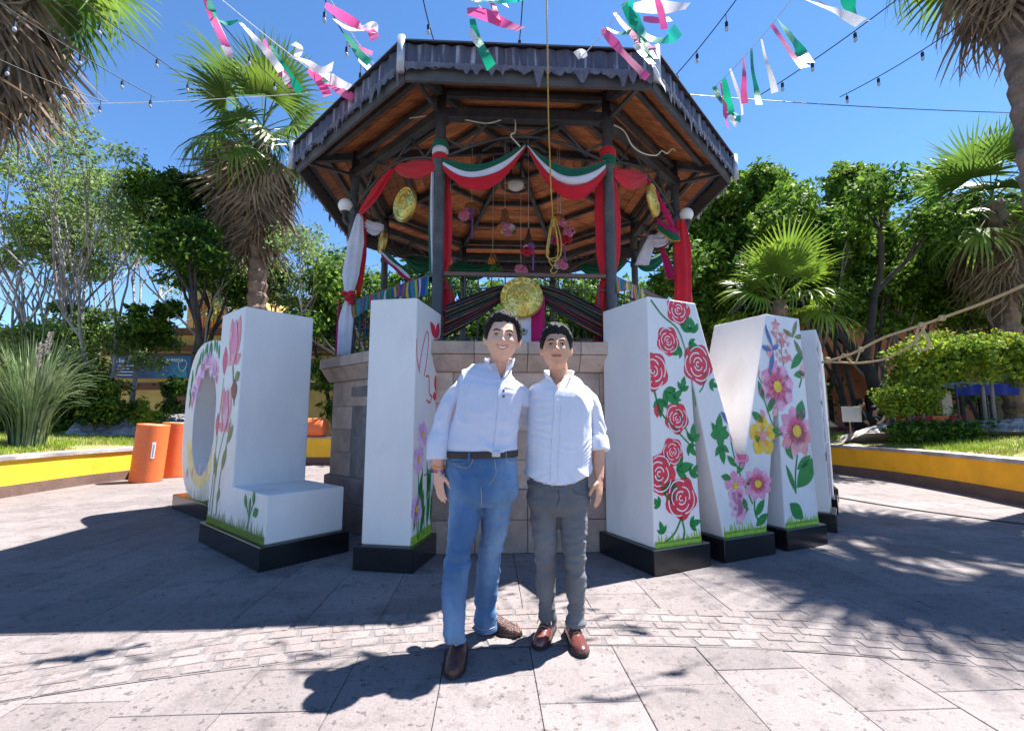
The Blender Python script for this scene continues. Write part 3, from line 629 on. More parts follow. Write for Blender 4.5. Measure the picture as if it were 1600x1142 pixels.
def drape(name, label, pts, widths, m, depth=.06, nf=5, cat='drape', group=None, part=None, parent=None):
    C = smooth_pts(pts, 6); n = len(C); rings = []; ph = random.uniform(0,6)
    for i, p in enumerate(C):
        q = i/(n-1)*(len(widths)-1); k = min(int(q), len(widths)-2); w = widths[k] + (widths[k+1]-widths[k])*(q-k); ring = []
        for j in range(30):
            a = 2*math.pi*j/30; f = 1 + .28*math.sin(nf*a + ph + .5*math.sin(i*.35))
            ring.append(p + Vector((w/2*math.cos(a)*(.85+.15*f), depth/2*math.sin(a)*f, 0)))
        rings.append(ring)
    o = MB().loft(rings).build(name if parent is None else part, m, parent, smooth=True, org=None if parent is None else parent.location)
    if parent is None: tag(o, label, cat, group)
    return o
px = proj_atY
# tricolour swags across the front
tri = [('green_band', c_green, 0, .36), ('white_band', c_white, .36, .60), ('red_band', c_red, .60, 1)]
swag('tricolour_swag', 'green white and red cloth swag tied to the column left of the peak', px(692,247,4.28), px(821,224,4.30), .14, .34, .12, .05, tri, group='tricolour swags')
swag('tricolour_swag', 'green white and red cloth swag hanging beside the yellow rope', px(824,224,4.30), px(946,250,4.29), .16, .41, .05, .14, tri, group='tricolour swags')
# red swags on the side
swag('red_swag', 'plump red cloth swag between column wrap and gold disc', px(683,252,4.36), px(617,258,4.95), -.03, .11, .09, .06, [('cloth', c_red, 0, 1)], group='red swags', bulge=.07)
swag('red_swag', 'red cloth swag slanting down to the white drape', px(618,257,4.95), px(560,332,5.45), -.06, .10, .05, .07, [('cloth', c_red, 0, 1)], group='red swags', bulge=.08)
swag('red_swag', 'red cloth swag tucked behind the column with green tie', px(958,262,4.40), px(1011,272,4.98), -.0, .15, .10, .06, [('cloth', c_red, 0, 1)], group='red swags', bulge=.07)
swag('red_swag', 'red cloth swag falling past the edge-on gold disc', px(1010,274,4.98), px(1055,352,5.42), .0, .04, .06, .12, [('cloth', c_mag, 0, 1)], group='red swags', bulge=.06)
# drapes
drape('red_drape', 'narrow red drape hanging down beside the column above the letter I', [px(694,258,4.45),px(698,330,4.47),px(697,400,4.47),px(690,436,4.47)], [.06,.11,.10,.06], c_red)
drape('red_drape', 'short red drape hanging below the rail above the letter I', [px(692,436,4.47),px(700,465,4.46),px(704,520,4.46)], [.05,.13,.15], c_red)
drape('green_drape', 'thin green drape hanging left of the column above the letter I', [px(678,270,4.45),px(674,340,4.48),px(675,440,4.48)], [.04,.06,.05], c_green)
drape('white_drape', 'thin white drape strip hanging against the column above the letter I', [px(676,270,4.40),px(675,340,4.42),px(677,432,4.43)], [.03,.035,.03], c_white, .03)
drape('red_drape', 'wide red drape gathered behind the column with green tie', [px(947,248,4.42),px(946,275,4.46),px(949,340,4.5),px(950,400,4.5),px(950,434,4.49)], [.12,.20,.27,.24,.12], c_red, .08, 7)
drape('red_drape', 'red drape hanging below the rail beside the letter M', [px(945,436,4.49),px(938,470,4.48),px(936,543,4.46)], [.08,.11,.12], c_red)
t = thing('tied_drape', 'white drape pinched by a red bow at the left column', 'drape', px(537,556,5.38))
drape('', '', [px(562,336,5.44),px(556,380,5.42),px(548,430,5.42),px(545,464,5.40)], [.07,.20,.20,.06], c_white, .08, 6, part='upper_cloth', parent=t)
drape('', '', [px(545,466,5.40),px(541,500,5.38),px(537,556,5.38)], [.06,.18,.17], c_white, .07, 6, part='lower_cloth', parent=t)
drape('', '', [px(569,338,5.50),px(567,400,5.50),px(560,462,5.46)], [.05,.09,.05], c_red, .05, 5, part='red_lining', parent=t)
drape('', '', [px(531,470,5.44),px(528,510,5.44),px(526,556,5.44)], [.02,.03,.035], c_mag, .03, 4, part='red_edge', parent=t)
b0 = px(545,466,5.34); mb = MB()
for k in range(9): mb.sphere(b0 + Vector((random.uniform(-.06,.06), random.uniform(-.04,.02), random.uniform(-.06,.06))), .045, 8, 6, (1,.8,.7))
mb.build('bow', c_red, t, smooth=True, org=t.location, kind='stuff')
drape('red_drape', 'long red drape beside the globe lamp above the letter M', [px(1063,345,5.40),px(1066,385,5.40),px(1067,430,5.38),px(1067,480,5.36)], [.10,.22,.20,.22], c_red, .09, 6)
swag('white_scarf', 'white scarf looped under the roof beside the long red drape', px(1050,352,5.5), px(1018,368,5.6), .0, .10, .12, .12, [('cloth', c_white, 0, 1)], cat='cloth')
drape('white_scarf', 'loose white scarf end hanging above the letter M', [px(1022,368,5.6),px(1012,388,5.6),px(1003,414,5.6)], [.14,.16,.18], c_white, .05, 4, cat='cloth')
swag('tricolour_flag', 'green and magenta flag with gold fringe furled by the red drape', px(1026,340,5.3), px(1062,362,5.3), .02, .06, .16, .12, [('magenta_band', c_mag, 0, .45), ('green_band', c_green, .45, .9), ('gold_fringe', c_gold, .9, 1)], cat='flag')
swag('white_scarf', 'white cloth bunched under the roof beside the tied white drape', px(567,342,5.5), px(600,352,5.6), .0, .10, .10, .06, [('cloth', c_white, 0, 1)], cat='cloth')
swag('tricolour_flag', 'tricolour flag furled by the left column inside the bandstand', px(596,388,5.6), px(641,425,5.6), .0, .03, .10, .13, [('green_band', c_green, 0, .4), ('white_band', c_white, .4, .7), ('red_band', c_mag, .7, 1)], cat='flag')
drape('red_drape', 'short red drape end with gold hem above the letter M', [px(1034,388,5.6),px(1042,410,5.6),px(1050,436,5.6)], [.05,.10,.12], c_mag, .04, 4)
for a_, b_, lab in (((632,398),(690,395),'left of the narrow column drape'), ((700,400),(770,412),'behind the hanging cone basket'), ((905,412),(985,395),'right of the knotted yellow rope'), ((985,395),(1040,392),'below the loose white scarf')):
    swag('green_swag', 'dark green swag on the far side ' + lab, px(*a_,8.3), px(*b_,8.3), .08, .30, .10, .10, [('cloth', c_green, 0, 1)], group='green swags on the far side')
# wraps round the columns
for k, rings, lab in ((0, ((c_green,3.93,4.00),(c_white,3.86,3.93),(c_red,3.80,3.86)), 'green white and red cloth wrap on the left front column'), (1, ((c_red,3.89,3.98),(c_green,3.83,3.89),(c_green,3.78,3.83)), 'red and green cloth tie on the right front column')):
    p = KW(ov(k, RC, 0)); t = thing('column_wrap', lab, 'cloth', (p.x, p.y, 3.8))
    for m, z0, z1 in rings: MB().lathe([(.072,z0),(.085,z0+.02),(.082,z1-.02),(.07,z1)], p, 16).build('wrap_band', m, t, smooth=True, org=t.location)
# striped blankets on the rails
STR = [mat('woven_%d' % i, c, .85, .15, 30, .1, 90) for i, c in enumerate(((.012,.10,.055),(.02,.05,.20),(.45,.12,.015),(.38,.38,.40),(.35,.03,.10),(.02,.17,.19),(.45,.30,.03),(.20,.015,.03),(.02,.02,.03)))]
def serape(label, k, u0, u1, drop, seed):
    rr = random.Random(seed); a, b = KW(ov(k, RC+.04, ZR-.01)), KW(ov(k+1, RC+.04, ZR-.01)); n_ = KM.to_3x3() @ facet(k)[0]; mb = MB(); N = 46
    o0 = a.lerp(b, u0)
    for i in range(N):
        mb.cur = rr.choice((0,0,0,1,2,3,4,5,6,5,1))
        def f(u, v, i=i):
            q = (i+u)/N; w = u0 + (u1-u0)*q; dz = drop*(.8+.25*math.sin(q*7+seed)); return a.lerp(b, w) - VZ*(dz*v) + n_*(.012 + .02*math.sin(q*26+v*2)*v)
        mb.grid(f, 1, 5)
    o = mb.build('striped_blanket', STR, None, smooth=True, org=o0, loc=o0); tag(o, label, 'blanket'); return o
serape('striped blanket in green blue and orange over the rail beside the letter I', 7, .05, .95, .19, 1)
serape('bright striped blanket scrap over the rail above the letter M', 1, .0, .35, .17, 2)
serape('red striped blanket over the far left rail behind the tied drape', 6, .1, .9, .22, 5)
m_emb = mat('orange_embroidery', (.40,.10,.02), .85, .6, 60, .2, 90, col2=(.10,.10,.02), mixlo=.45, mixhi=.55); m_lilac = mat('lilac_thread', (.10,.07,.12), .85); m_bk = mat('black_weave', (.012,.011,.014), .85, .3, 40, .1, 90); m_grn = mat('green_thread', (.05,.14,.04), .85); m_rd = mat('red_thread', (.35,.02,.04), .85)
SER = [m_bk, m_emb, m_lilac, m_grn, m_rd]
pat = [0,0,0,2,0,0,0,0,1,1,0,0,0,0,3,0,0,0,0,2,0,0,0,1,1,0,0,0,0,4,0,0,0,2,0,0,0,0,1,1,0,0,0]
def black_serape(label, T0, T1, T2, B0, B2):
    A = px(*T0, 4.34); mb = MB(); n = len(pat)
    top = smooth_pts([px(*T0,4.34), px(*T1,4.33), px(*T2,4.34)], 10); bot = [px(*B0,4.34).lerp(px(*B2,4.34), i/20) - VZ*(.02*math.sin(math.pi*i/20)) for i in range(21)]
    for j in range(n):
        mb.cur = pat[j]
        def f(u, v, j=j):
            i = min(int(u*20), 20); w = (j+v)/n; return top[i].lerp(bot[i], w) + Vector((0,-.018*math.sin(w*20+u*3)-.01,0))
        mb.grid(f, 20, 1)
    return tag(mb.build('embroidered_blanket', SER, None, smooth=True, org=A, loc=A), label, 'blanket', 'embroidered black blankets')
black_serape('black blanket with orange embroidered stripes swept from gold disc towards the letter I', (788,447), (770,450), (697,477), (788,470), (694,529))
black_serape('black blanket with orange embroidered stripes swept from gold disc towards the letter M', (842,446), (878,454), (940,484), (842,470), (940,530))
# flag under the medallion
fo = px(787,541,4.32); t = thing('hanging_flag', 'vertical tricolour flag with eagle emblem hung below the gold disc', 'flag', fo)
for nm, m, x0, x1 in (('green_band', c_green, 787, 806), ('white_band', c_white, 806, 830), ('red_band', c_mag, 830, 851)):
    MB().grid(lambda u, v: px(x0+(x1-x0)*u, 462+81*v, 4.32) + Vector((0,.012*math.sin((x0+(x1-x0)*u)*.25+v*2),0)), 6, 10).build(nm, m, t, smooth=True, org=fo, solid=.003)
ec = px(818,517,4.29); mb = MB()
em = mat('emblem_brown', (.12,.09,.05), .8, .4, 60); eg = mat('emblem_green', (.05,.14,.06), .8, .4, 60)
def flat(c, P): return [c + Vector((x, 0, z)) for x, z in P]
mb.add(*(lambda P: (flat(ec, P) + [ec], [(i, (i+1) % len(P), len(P)) for i in range(len(P))]))(blob((0,.004), .020, 18, .28, 4, .7))); mb.build('eagle', em, t, org=fo)
mb = MB(); P = [ec + Vector((.036*math.cos(a), -.002, .036*math.sin(a))) for a in [R(-200)+R(220)*i/16 for i in range(17)]]; mb.tube(P, .0045, 5); mb.build('wreath', eg, t, org=fo)
# embossed gold discs
m_goldm = mat('embossed_gold', (.72,.52,.12), .32, .2, 12, .5, 45, metal=.75, spec=.6, col2=(.62,.58,.22))
def medal(label, c, r, nrm, seed):
    c = Vector(c); q = Vector(nrm).normalized().to_track_quat('Z', 'Y').to_matrix().to_4x4(); q.translation = c; mb = MB(); rings = []
    t = tag(bpy.data.objects.new('gold_disc', None), label, 'ornament', 'embossed gold discs'); COL.objects.link(t); t.location = c
    NR, NA = 22, 56
    def h(rr, a):
        x, y = rr*math.cos(a)*7+seed, rr*math.sin(a)*7
        e = .0
        if rr < .72: e = .07*abs(mnoise.noise(Vector((x, y, 0)))) + .05*mnoise.noise(Vector((x*2.3, y*2.3, 3))) + .05*math.exp(-((rr-.15)/.25)**2)
        elif rr < .80: e = .05
        elif rr < .93: e = .015 + .025*(math.sin(a*36) > .1)
        else: e = .06*math.sqrt(max(0, 1-((rr-.965)/.036)**2))
        return e
    rings = [[q @ Vector((r*i/NR*math.cos(2*math.pi*j/NA), r*i/NR*math.sin(2*math.pi*j/NA), r*h(i/NR, 2*math.pi*j/NA)*2.0)) for j in range(NA)] for i in range(1, NR+1)]
    mb.loft(rings, cap=False); cc = q @ Vector((0,0,r*.08)); o0 = len(mb.v); mb.v.append(tuple(cc)); mb.f += [(o0, j, (j+1) % NA) for j in range(NA)]; mb.mi += [0]*NA
    mb.build('relief', m_goldm, t, smooth=False, org=c)
    MB().lathe([(r*.99,-.03),(r*1.0,-.005),(r*.985,.012)], n=40, M=q).build('rim', m_goldm, t, smooth=True, org=c)
    return t
medal('large embossed gold disc at the middle of the front rail', px(815,465,4.27), .208, (-.05,-1,.08), 1.3)
medal('embossed gold disc hung between red swag and left front column', px(632,320,4.93), .20, (-.66,-.75,0), 4.1)
medal('embossed gold disc seen nearly edge on under the right red swag', px(1021,313,4.98), .19, (.70,-.45,.05), 7.7)
medal('small dark gold disc inside the bandstand above the furled flag', px(597,379,5.9), .15, (-.8,-.5,.1), 9.2)
# hanging baskets
m_wick = mat('wicker', (.27,.12,.05), .8, .35, 40, .6, 60); m_wickd = mat('dark_wicker', (.10,.045,.025), .8, .3, 40, .5, 60)
FLW = {k: mat('petal_' + k, c, .7, .2, 30, trans=.2) for k, c in dict(pink=(.80,.25,.42), red=(.65,.03,.06), purple=(.30,.14,.45), white=(.8,.72,.75), orange=(.80,.28,.04), cream=(.75,.55,.35)).items()}
m_leafd = mat('deco_leaf', (.06,.16,.03), .7, .3, 20, trans=.2)
def bloom(mb, c, r):
    for k in range(7):
        a = k*2*math.pi/7 + random.random(); d = Vector((math.cos(a), -.35, math.sin(a)))*r*.55
        mb.sphere(c + d, r*.5, 6, 5, (1,.6,1))
    mb.sphere(c + Vector((0,-r*.4,0)), r*.42, 6, 5)
def basket(label, x, y, Y, w, h, shape, flowers, beads=None, dark=False, roof=True):
    c = px(x, y, Y); t = thing('hanging_basket', label, 'basket', c, group='flower baskets hung in the bandstand')
    mw = m_wickd if dark else m_wick
    if shape == 'cone': prof = [(.01,h),(w*.12,h*.75),(w*.32,h*.35),(w*.5,0),(w*.42,.01)]
    elif shape == 'bell': prof = [(.012,h),(w*.3,h*.85),(w*.36,h*.4),(w*.5,.05*h),(w*.52,0),(w*.45,.0)]
    else: prof = [(.01,h*.9),(w*.42,h*.7),(w*.5,h*.35),(w*.52,h*.1),(w*.45,0)]
    MB().lathe(prof, c, 16).build('basket', mw, t, smooth=True, org=c)
    MB().tube([c + Vector((w*.51*math.cos(a), w*.51*math.sin(a), 0)) for a in [2*math.pi*i/18 for i in range(19)]], .012, 6).build('basket_rim', mw, t, smooth=True, org=c)
    d = math.hypot(c.x-KC.x, c.y-KC.y); MB().tube([c + Vector((0,0,h*.95)), (c.x, c.y, roof_z(d)-.03)], .004, 5).build('cord', MATS['cream_cable'], t, org=c)
    for fx, fy, r, kind in flowers:
        mb = MB(); bloom(mb, px(fx, fy, Y-.1), r*1.25); mb.build('flower', FLW[kind] if kind in FLW else m_leafd, t, smooth=True, org=c)
    if beads:
        bx_, b0_, b1_ = beads; mb = MB(); n = int((b1_-b0_)/1.6)
        for i in range(n): mb.sphere(px(bx_ + random.uniform(-.6,.6), b0_ + (b1_-b0_)*i/n, Y-.08), .013, 6, 5)
        mb.build('bead_string', FLW['purple'], t, smooth=True, org=c, kind='stuff')
basket('upturned wicker basket with two pink flowers and a bead string', 737, 331, 5.9, .20, .14, 'bowl', ((729,332,.05,'pink'),(725,339,.06,'pink'),(736,332,.04,'purple')), (738,334,374))
basket('bell shaped wicker basket over a bunch of pink and cream flowers', 789, 346, 6.0, .15, .18, 'bell', ((790,354,.06,'pink'),(798,357,.05,'white'),(789,361,.05,'cream'),(782,356,.04,'orange'),(794,364,.05,'pink'),(802,362,.03,'green')))
basket('dark cone basket with red and lilac flowers and bead string', 826, 388, 5.9, .18, .28, 'cone', ((824,394,.06,'red'),(819,392,.04,'red'),(829,386,.045,'purple'),(822,387,.03,'white')), (833,390,423), True)
basket('tilted basket with peach and pink flowers above the yellow rope knot', 872, 345, 5.9, .16, .10, 'bowl', ((869,346,.05,'orange'),(879,349,.05,'pink'),(865,350,.03,'white')))
basket('wicker basket of red and pink flowers beside the yellow rope', 876, 368, 6.0, .18, .16, 'bell', ((889,363,.065,'pink'),(872,378,.06,'red'),(881,376,.05,'red'),(877,381,.035,'orange'),(861,377,.04,'purple'),(887,375,.05,'red')), (882,378,411))
basket('small basket with an orange flower next to the narrow red drape', 702, 404, 6.6, .14, .08, 'bowl', ((701,408,.06,'orange'),(708,407,.04,'purple')), None, True)
basket('small tilted basket with orange petals over trailing greenery', 770, 406, 6.5, .13, .10, 'bell', ((768,409,.045,'orange'),(774,418,.05,'green'),(778,422,.05,'green'),(770,423,.04,'green'),(776,426,.04,'green')))
basket('small dark basket with pink flowers hung just above the gold disc', 814, 418, 6.4, .14, .07, 'bowl', ((812,421,.06,'pink'),(818,424,.05,'pink'),(819,418,.03,'purple')), None, True)
basket('small basket with pale pink flowers below the yellow rope knot', 877, 408, 6.4, .15, .07, 'bowl', ((875,413,.06,'pink'),(881,416,.05,'pink'),(871,416,.04,'white')))
# yellow rope with knot
m_yrope = mat('yellow_rope', (.46,.30,.06), .7, .25, 60, .5, 90)
A = px(852,-160,3.35); t = thing('yellow_rope', 'yellow rope dropping past the roof to a looped knot', 'rope', px(866,425,4.3))
MB().tube([A, px(855,60,3.52), px(857,190,3.8), px(861,300,4.15), px(864,345,4.3)], .0065, 7).build('line', m_yrope, t, smooth=True, org=t.location)
for dx, w, y1 in ((-1,5,404),(2,7,408),(0,3,416)):
    P = smooth_pts([px(864+dx,338,4.3), px(862+dx-w,375,4.28), px(858+dx-w*.6,400,4.27), px(864+dx,y1,4.27), px(870+dx+w*.5,398,4.27), px(867+dx+w,372,4.28), px(865+dx,340,4.3)], 6)
    MB().tube(P, .006, 6).build('loop', m_yrope, t, smooth=True, org=t.location)
mb = MB()
for k in range(5): mb.tube([px(864,345+k*3,4.28) + Vector((.015*math.cos(a), .015*math.sin(a), .004*k)) for a in [2*math.pi*i/10 for i in range(11)]], .007, 6)
mb.build('knot', m_yrope, t, smooth=True, org=t.location, kind='stuff')
MB().tube(smooth_pts([px(864,418,4.27), px(860,424,4.27), px(866,427,4.27), px(871,423,4.27)], 5), .006, 6).build('tail', m_yrope, t, smooth=True, org=t.location)
# pale rope tied to the edge-on letter
m_rope = mat('pale_rope', (.66,.47,.24), .8, .2, 60, .6, 90)
def rp(x, y): return px(x, y, 5.0 - (x-1290)/310*1.7)
t = thing('knotted_rope', 'thick pale rope with knots and a loop stretched over the lawn', 'rope', rp(1290,562))
def ropepart(nm, P, r): return MB().tube(smooth_pts([rp(x, y) for x, y in P], 6), r, 8).build(nm, m_rope, t, smooth=True, org=t.location)
ropepart('main_line', [(1284,566),(1330,553),(1380,528),(1440,508),(1480,494),(1540,472),(1620,437)], .013)
ropepart('second_line', [(1292,565),(1310,566),(1345,567),(1385,560),(1420,541),(1438,522),(1446,508)], .011)
ropepart('tie', [(1310,566),(1318,553),(1331,567)], .008); ropepart('tie', [(1337,567),(1344,548)], .008)
ropepart('loop', [(1436,510),(1431,528),(1434,543),(1443,547),(1451,542),(1450,530),(1440,512)], .011)
for x, y, r in ((1293,563,.05),(1345,546,.03),(1440,508,.035),(1472,497,.035)):
    mb = MB(); c = rp(x, y)
    for k in range(3): mb.tube([c + Vector(((k-1)*.014 + .006*math.cos(a), r*.5*math.cos(a), r*.5*math.sin(a))) for a in [2*math.pi*i/10 for i in range(11)]], .012, 6)
    mb.build('knot', m_rope, t, smooth=True, org=t.location, kind='stuff')
# ================================================================= PLANTERS, LAWNS, VEGETATION, BUILDINGS
m_yel = mat('yellow_paint', (.82,.48,.03), .75, .12, 3, .15, 30, col2=(.60,.30,.03), mixlo=.6, mixhi=.8); m_orgwall = mat('orange_yellow_paint', (.86,.40,.015), .75, .12, 3, .15, 30, col2=(.62,.26,.02), mixlo=.6, mixhi=.8)
m_brown = mat('brown_band', (.14,.085,.07), .85, .25, 4, .3, 30); m_cap = mat('concrete_cap', (.40,.37,.37), .85, .25, 4, .4, 30, col2=(.25,.22,.22))
m_soil = mat('lawn_soil', (.16,.17,.05), .95, .4, 3, .5, 20, col2=(.26,.19,.11), mixlo=.5, mixhi=.65)
m_bank = mat('rubble_stone', (.34,.33,.34), .9, .35, 3, .7, 8, col2=(.17,.16,.17), mixlo=.48, mixhi=.56)
m_grass = mat('grass_blade', (.24,.34,.035), .7, .35, 2, trans=.35, col2=(.30,.30,.07), mixlo=.45, mixhi=.65)
def leafm(name, c, c2, tr=.35): return mat(name, c, .6, .35, .9, trans=tr, spec=.15, col2=c2, mixlo=.4, mixhi=.62)
m_fic = leafm('ficus_leaf', (.045,.11,.014), (.11,.20,.022)); m_fic2 = leafm('ficus_leaf_light', (.14,.25,.03), (.22,.34,.05))
m_pale = leafm('pale_leaf', (.12,.19,.07), (.22,.28,.13)); m_dark = leafm('dark_leaf', (.018,.06,.010), (.045,.11,.018)); m_gold = leafm('golden_leaf', (.16,.22,.02), (.40,.38,.04)); m_lime = leafm('lime_leaf', (.18,.28,.02), (.42,.46,.04))
m_palm = mat('palm_leaf', (.10,.19,.03), .4, .3, 1.5, trans=.35, col2=(.18,.27,.04), rnd=.25, spec=.5); m_palmy = mat('young_palm_leaf', (.16,.27,.03), .4, .3, 1.5, trans=.4, col2=(.25,.35,.04), rnd=.2, spec=.5)
m_dead = mat('dead_frond', (.27,.19,.12), .85, .4, 3, trans=.2, col2=(.15,.10,.07), rnd=.25)
m_bark = mat('palm_bark', (.22,.15,.11), .95, .4, 5, .9, 14, col2=(.11,.075,.06)); m_wash = mat('whitewash', (.62,.60,.60), .85, .15, 5, .5, 20, col2=(.42,.38,.36), mixlo=.55, mixhi=.7)
m_gbark = mat('grey_bark', (.20,.18,.17), .9, .3, 4, .6, 18, col2=(.11,.10,.095)); m_pbark = mat('pale_bark', (.34,.32,.32), .85, .3, 4, .4, 18, col2=(.2,.18,.18)); m_dbark = mat('dark_bark', (.055,.048,.045), .9, .3, 4, .6, 18, col2=(.03,.027,.025))
# ---- planter walls and lawns
def planter(label, foot, side, m):
    foot = [Vector((x, y, 0)) for x, y in foot]; C = smooth_pts(foot, 5); o0 = foot[0]
    t = thing('planter_wall', label, 'wall', o0)
    def strip(nm, m, w0, w1, z0, z1):
        rings = []
        for i, p in enumerate(C):
            d = (C[min(i+1,len(C)-1)] - C[max(i-1,0)]).normalized(); n_ = Vector((d.y, -d.x, 0))*side
            rings.append([p - n_*w0 + VZ*z0, p + n_*w1 + VZ*z0, p + n_*w1 + VZ*z1, p - n_*w0 + VZ*z1])
        return MB().loft(rings).build(nm, m, t, org=o0)
    strip('base_band', m_brown, .005, .30, .0, .19); strip('painted_wall', m, 0, .30, .191, .575); strip('coping', m_cap, .035, .34, .576, .635)
    return C
CL = planter('yellow planter wall with brown foot curving behind the orange drums', [(-7.0,3.4),(-7.55,5.4),(-7.73,7.07),(-7.82,8.4),(-7.72,9.4),(-7.72,11),(-7.9,13),(-8.3,16),(-9,19.5)], -1, m_yel)
CR = planter('orange yellow planter wall with dark foot under the knotted rope', [(6.6,3.4),(6.95,5.2),(7.15,6.55),(7.36,7.7),(7.48,9.1),(7.32,10.4),(7.0,12.2),(6.5,15),(6.2,18)], 1, m_orgwall)
def lawn(name, C, side, label):
    mb = MB(); rows = []
    for p in C: rows.append([Vector((p.x + side*(.2 + d), p.y, .60 + min(d,2.7)*.10 + .03*mnoise.noise(Vector((p.x+d, p.y, side))))) for d in (0,.5,1,1.7,2.6,4,8,20)])
    mb.loft(rows, closed=False); o = mb.build(name, m_soil, smooth=True); tag(o, label, 'lawn', kind='structure')
    n = 26000; rng = np.random.default_rng(3 if side > 0 else 4); i = rng.uniform(0, len(C)-1.001, n); k = i.astype(int); f = i - k
    P = np.array([tuple(p) for p in C]); base = P[k]*(1-f)[:,None] + P[k+1]*f[:,None]; d = rng.uniform(.12, 1, n)**1.3*4.2
    keep = np.array([mnoise.noise(Vector((x*.7, y*.7, 5.))) > -.28 for x, y in zip(base[:,0]+side*d, base[:,1])]); base, d = base[keep], d[keep]; n = len(d)
    x = base[:,0] + side*(.2+d); y = base[:,1]; z = .60 + np.minimum(d,2.7)*.10 - .01; a = rng.uniform(0, 6.28, n); h = rng.uniform(.04,.10,n); w = .010
    V = np.empty((n,3,3)); V[:,0] = np.stack([x-w*np.cos(a), y-w*np.sin(a), z],1); V[:,1] = np.stack([x+w*np.cos(a), y+w*np.sin(a), z],1); V[:,2] = np.stack([x+rng.normal(0,.025,n), y+rng.normal(0,.025,n), z+h],1)
    me = bpy.data.meshes.new('grass'); me.from_pydata(V.reshape(-1,3).tolist(), [], np.arange(n*3).reshape(-1,3).tolist()); me.materials.append(m_grass)
    tag(meshobj('grass', me), 'short sunlit grass on the lawn ' + ('behind the orange yellow wall' if side > 0 else 'behind the orange drums'), 'grass', kind='stuff')
lawn('lawn', CL, -1, 'raised lawn behind the yellow planter wall with the drums')
lawn('lawn', CR, 1, 'raised lawn behind the orange yellow planter wall')
def bank(label, P0, P1, Q0, Q1, cols, rows):
    """sloping rubble bank from lower edge P0-P1 to upper edge Q0-Q1, built of separate stones"""
    P0, P1, Q0, Q1 = map(Vector, (P0, P1, Q0, Q1)); t = thing('stone_bank', label, 'stone bank', P0)
    n_ = (P1-P0).cross(Q0-P0).normalized(); n_ = n_ if n_.y < 0 else -n_
    def pt(u, v, l): return P0.lerp(P1, u).lerp(Q0.lerp(Q1, u), v) + n_*l
    mb = MB(); mb.add([pt(0,0,-.01), pt(1,0,-.01), pt(1,1,-.01), pt(0,1,-.01), pt(0,0,-.01)+Vector((0,1.2,-.4)), pt(1,0,-.01)+Vector((0,1.2,-.4)), pt(1,1,-.01)+Vector((0,1.2,-.3)), pt(0,1,-.01)+Vector((0,1.2,-.3))], [(0,1,2,3),(3,2,6,7),(4,5,1,0),(0,3,7,4),(1,5,6,2)]); mb.build('bank_body', m_cap, t, org=P0)
    for i in range(cols):
        for j in range(rows):
            u0, v0 = (i+.06+random.uniform(0,.14))/cols, (j+.06+random.uniform(0,.1))/rows; u1, v1 = (i+.94-random.uniform(0,.14))/cols, (j+.94-random.uniform(0,.1))/rows
            sh = .25/cols*(j%2); l = random.uniform(.012,.03); R0 = [(u0+sh,v0),(u1+sh,v0+random.uniform(0,.05)),(u1+sh-random.uniform(0,.1/cols),v1),(u0+sh+random.uniform(0,.1/cols),v1)]
            MB().loft([[pt(u,v,-.02) for u,v in R0],[pt(u,v,l*.6) for u,v in R0],[pt(u+(sum(a for a,_ in R0)/4-u)*.2, v+(sum(b for _,b in R0)/4-v)*.2, l) for u,v in R0]]).build('bank_stone', m_bank, t, org=P0)
bank('sloping grey rubble stone bank behind the orange drums', px(95,683,10.6), px(300,676,12.6), px(120,656,11.2), px(285,646,13.2), 11, 4)
bank('low grey rubble stone bank below the clipped hedge', px(1352,676,10.4), px(1640,672,9.0), px(1372,662,10.7), px(1640,652,9.4), 14, 2)
# ---- leaves
def leafcloud(name, clumps, size, mats, parent, org, seed=0, aspect=.5, weights=None, up=.3):
    """many small leaves spread through ellipsoid clumps [(centre, (rx,ry,rz), n)]"""
    rng = np.random.default_rng(seed); VV = []
    for c, r, n in clumps:
        n = int(n); d = rng.normal(size=(n,3)); d /= np.linalg.norm(d,axis=1)[:,None]; rad = rng.uniform(.25,1,n)**.6
        # lumpy outline
        lump = 1 + .28*np.sin(d[:,0]*5+seed+c[0])*np.sin(d[:,1]*4+c[2]) + .2*np.sin(d[:,2]*7+c[1]*3)
        p = d*(rad*lump)[:,None]*np.array(r) + np.array(tuple(c)) - np.array(tuple(org))
        nn = d*.5 + rng.normal(size=(n,3))*.7 + np.array([0,0,up]); nn /= np.linalg.norm(nn,axis=1)[:,None]
        t1 = np.cross(nn, rng.normal(size=(n,3))); t1 /= np.linalg.norm(t1,axis=1)[:,None]; t2 = np.cross(nn, t1); s = size*rng.uniform(.6,1.3,n)[:,None]
        VV.append(np.stack([p - t1*s, p + t2*s*aspect + nn*s*.15, p + t1*s, p - t2*s*aspect + nn*s*.15],1))
    V = np.concatenate(VV); n = len(V); me = bpy.data.meshes.new(name); me.vertices.add(n*4); me.vertices.foreach_set('co', V.reshape(-1)); me.loops.add(n*4); me.loops.foreach_set('vertex_index', np.arange(n*4, dtype=np.int32)); me.polygons.add(n)
    me.polygons.foreach_set('loop_start', np.arange(0, n*4, 4, dtype=np.int32)); me.polygons.foreach_set('loop_total', np.full(n, 4, dtype=np.int32))
    for m in mats: me.materials.append(m)
    if len(mats) > 1:
        k = rng.choice(len(mats), n, p=weights); me.polygons.foreach_set('material_index', k.astype(np.int32))
    me.update(calc_edges=True); o = meshobj(name, me, parent); return o
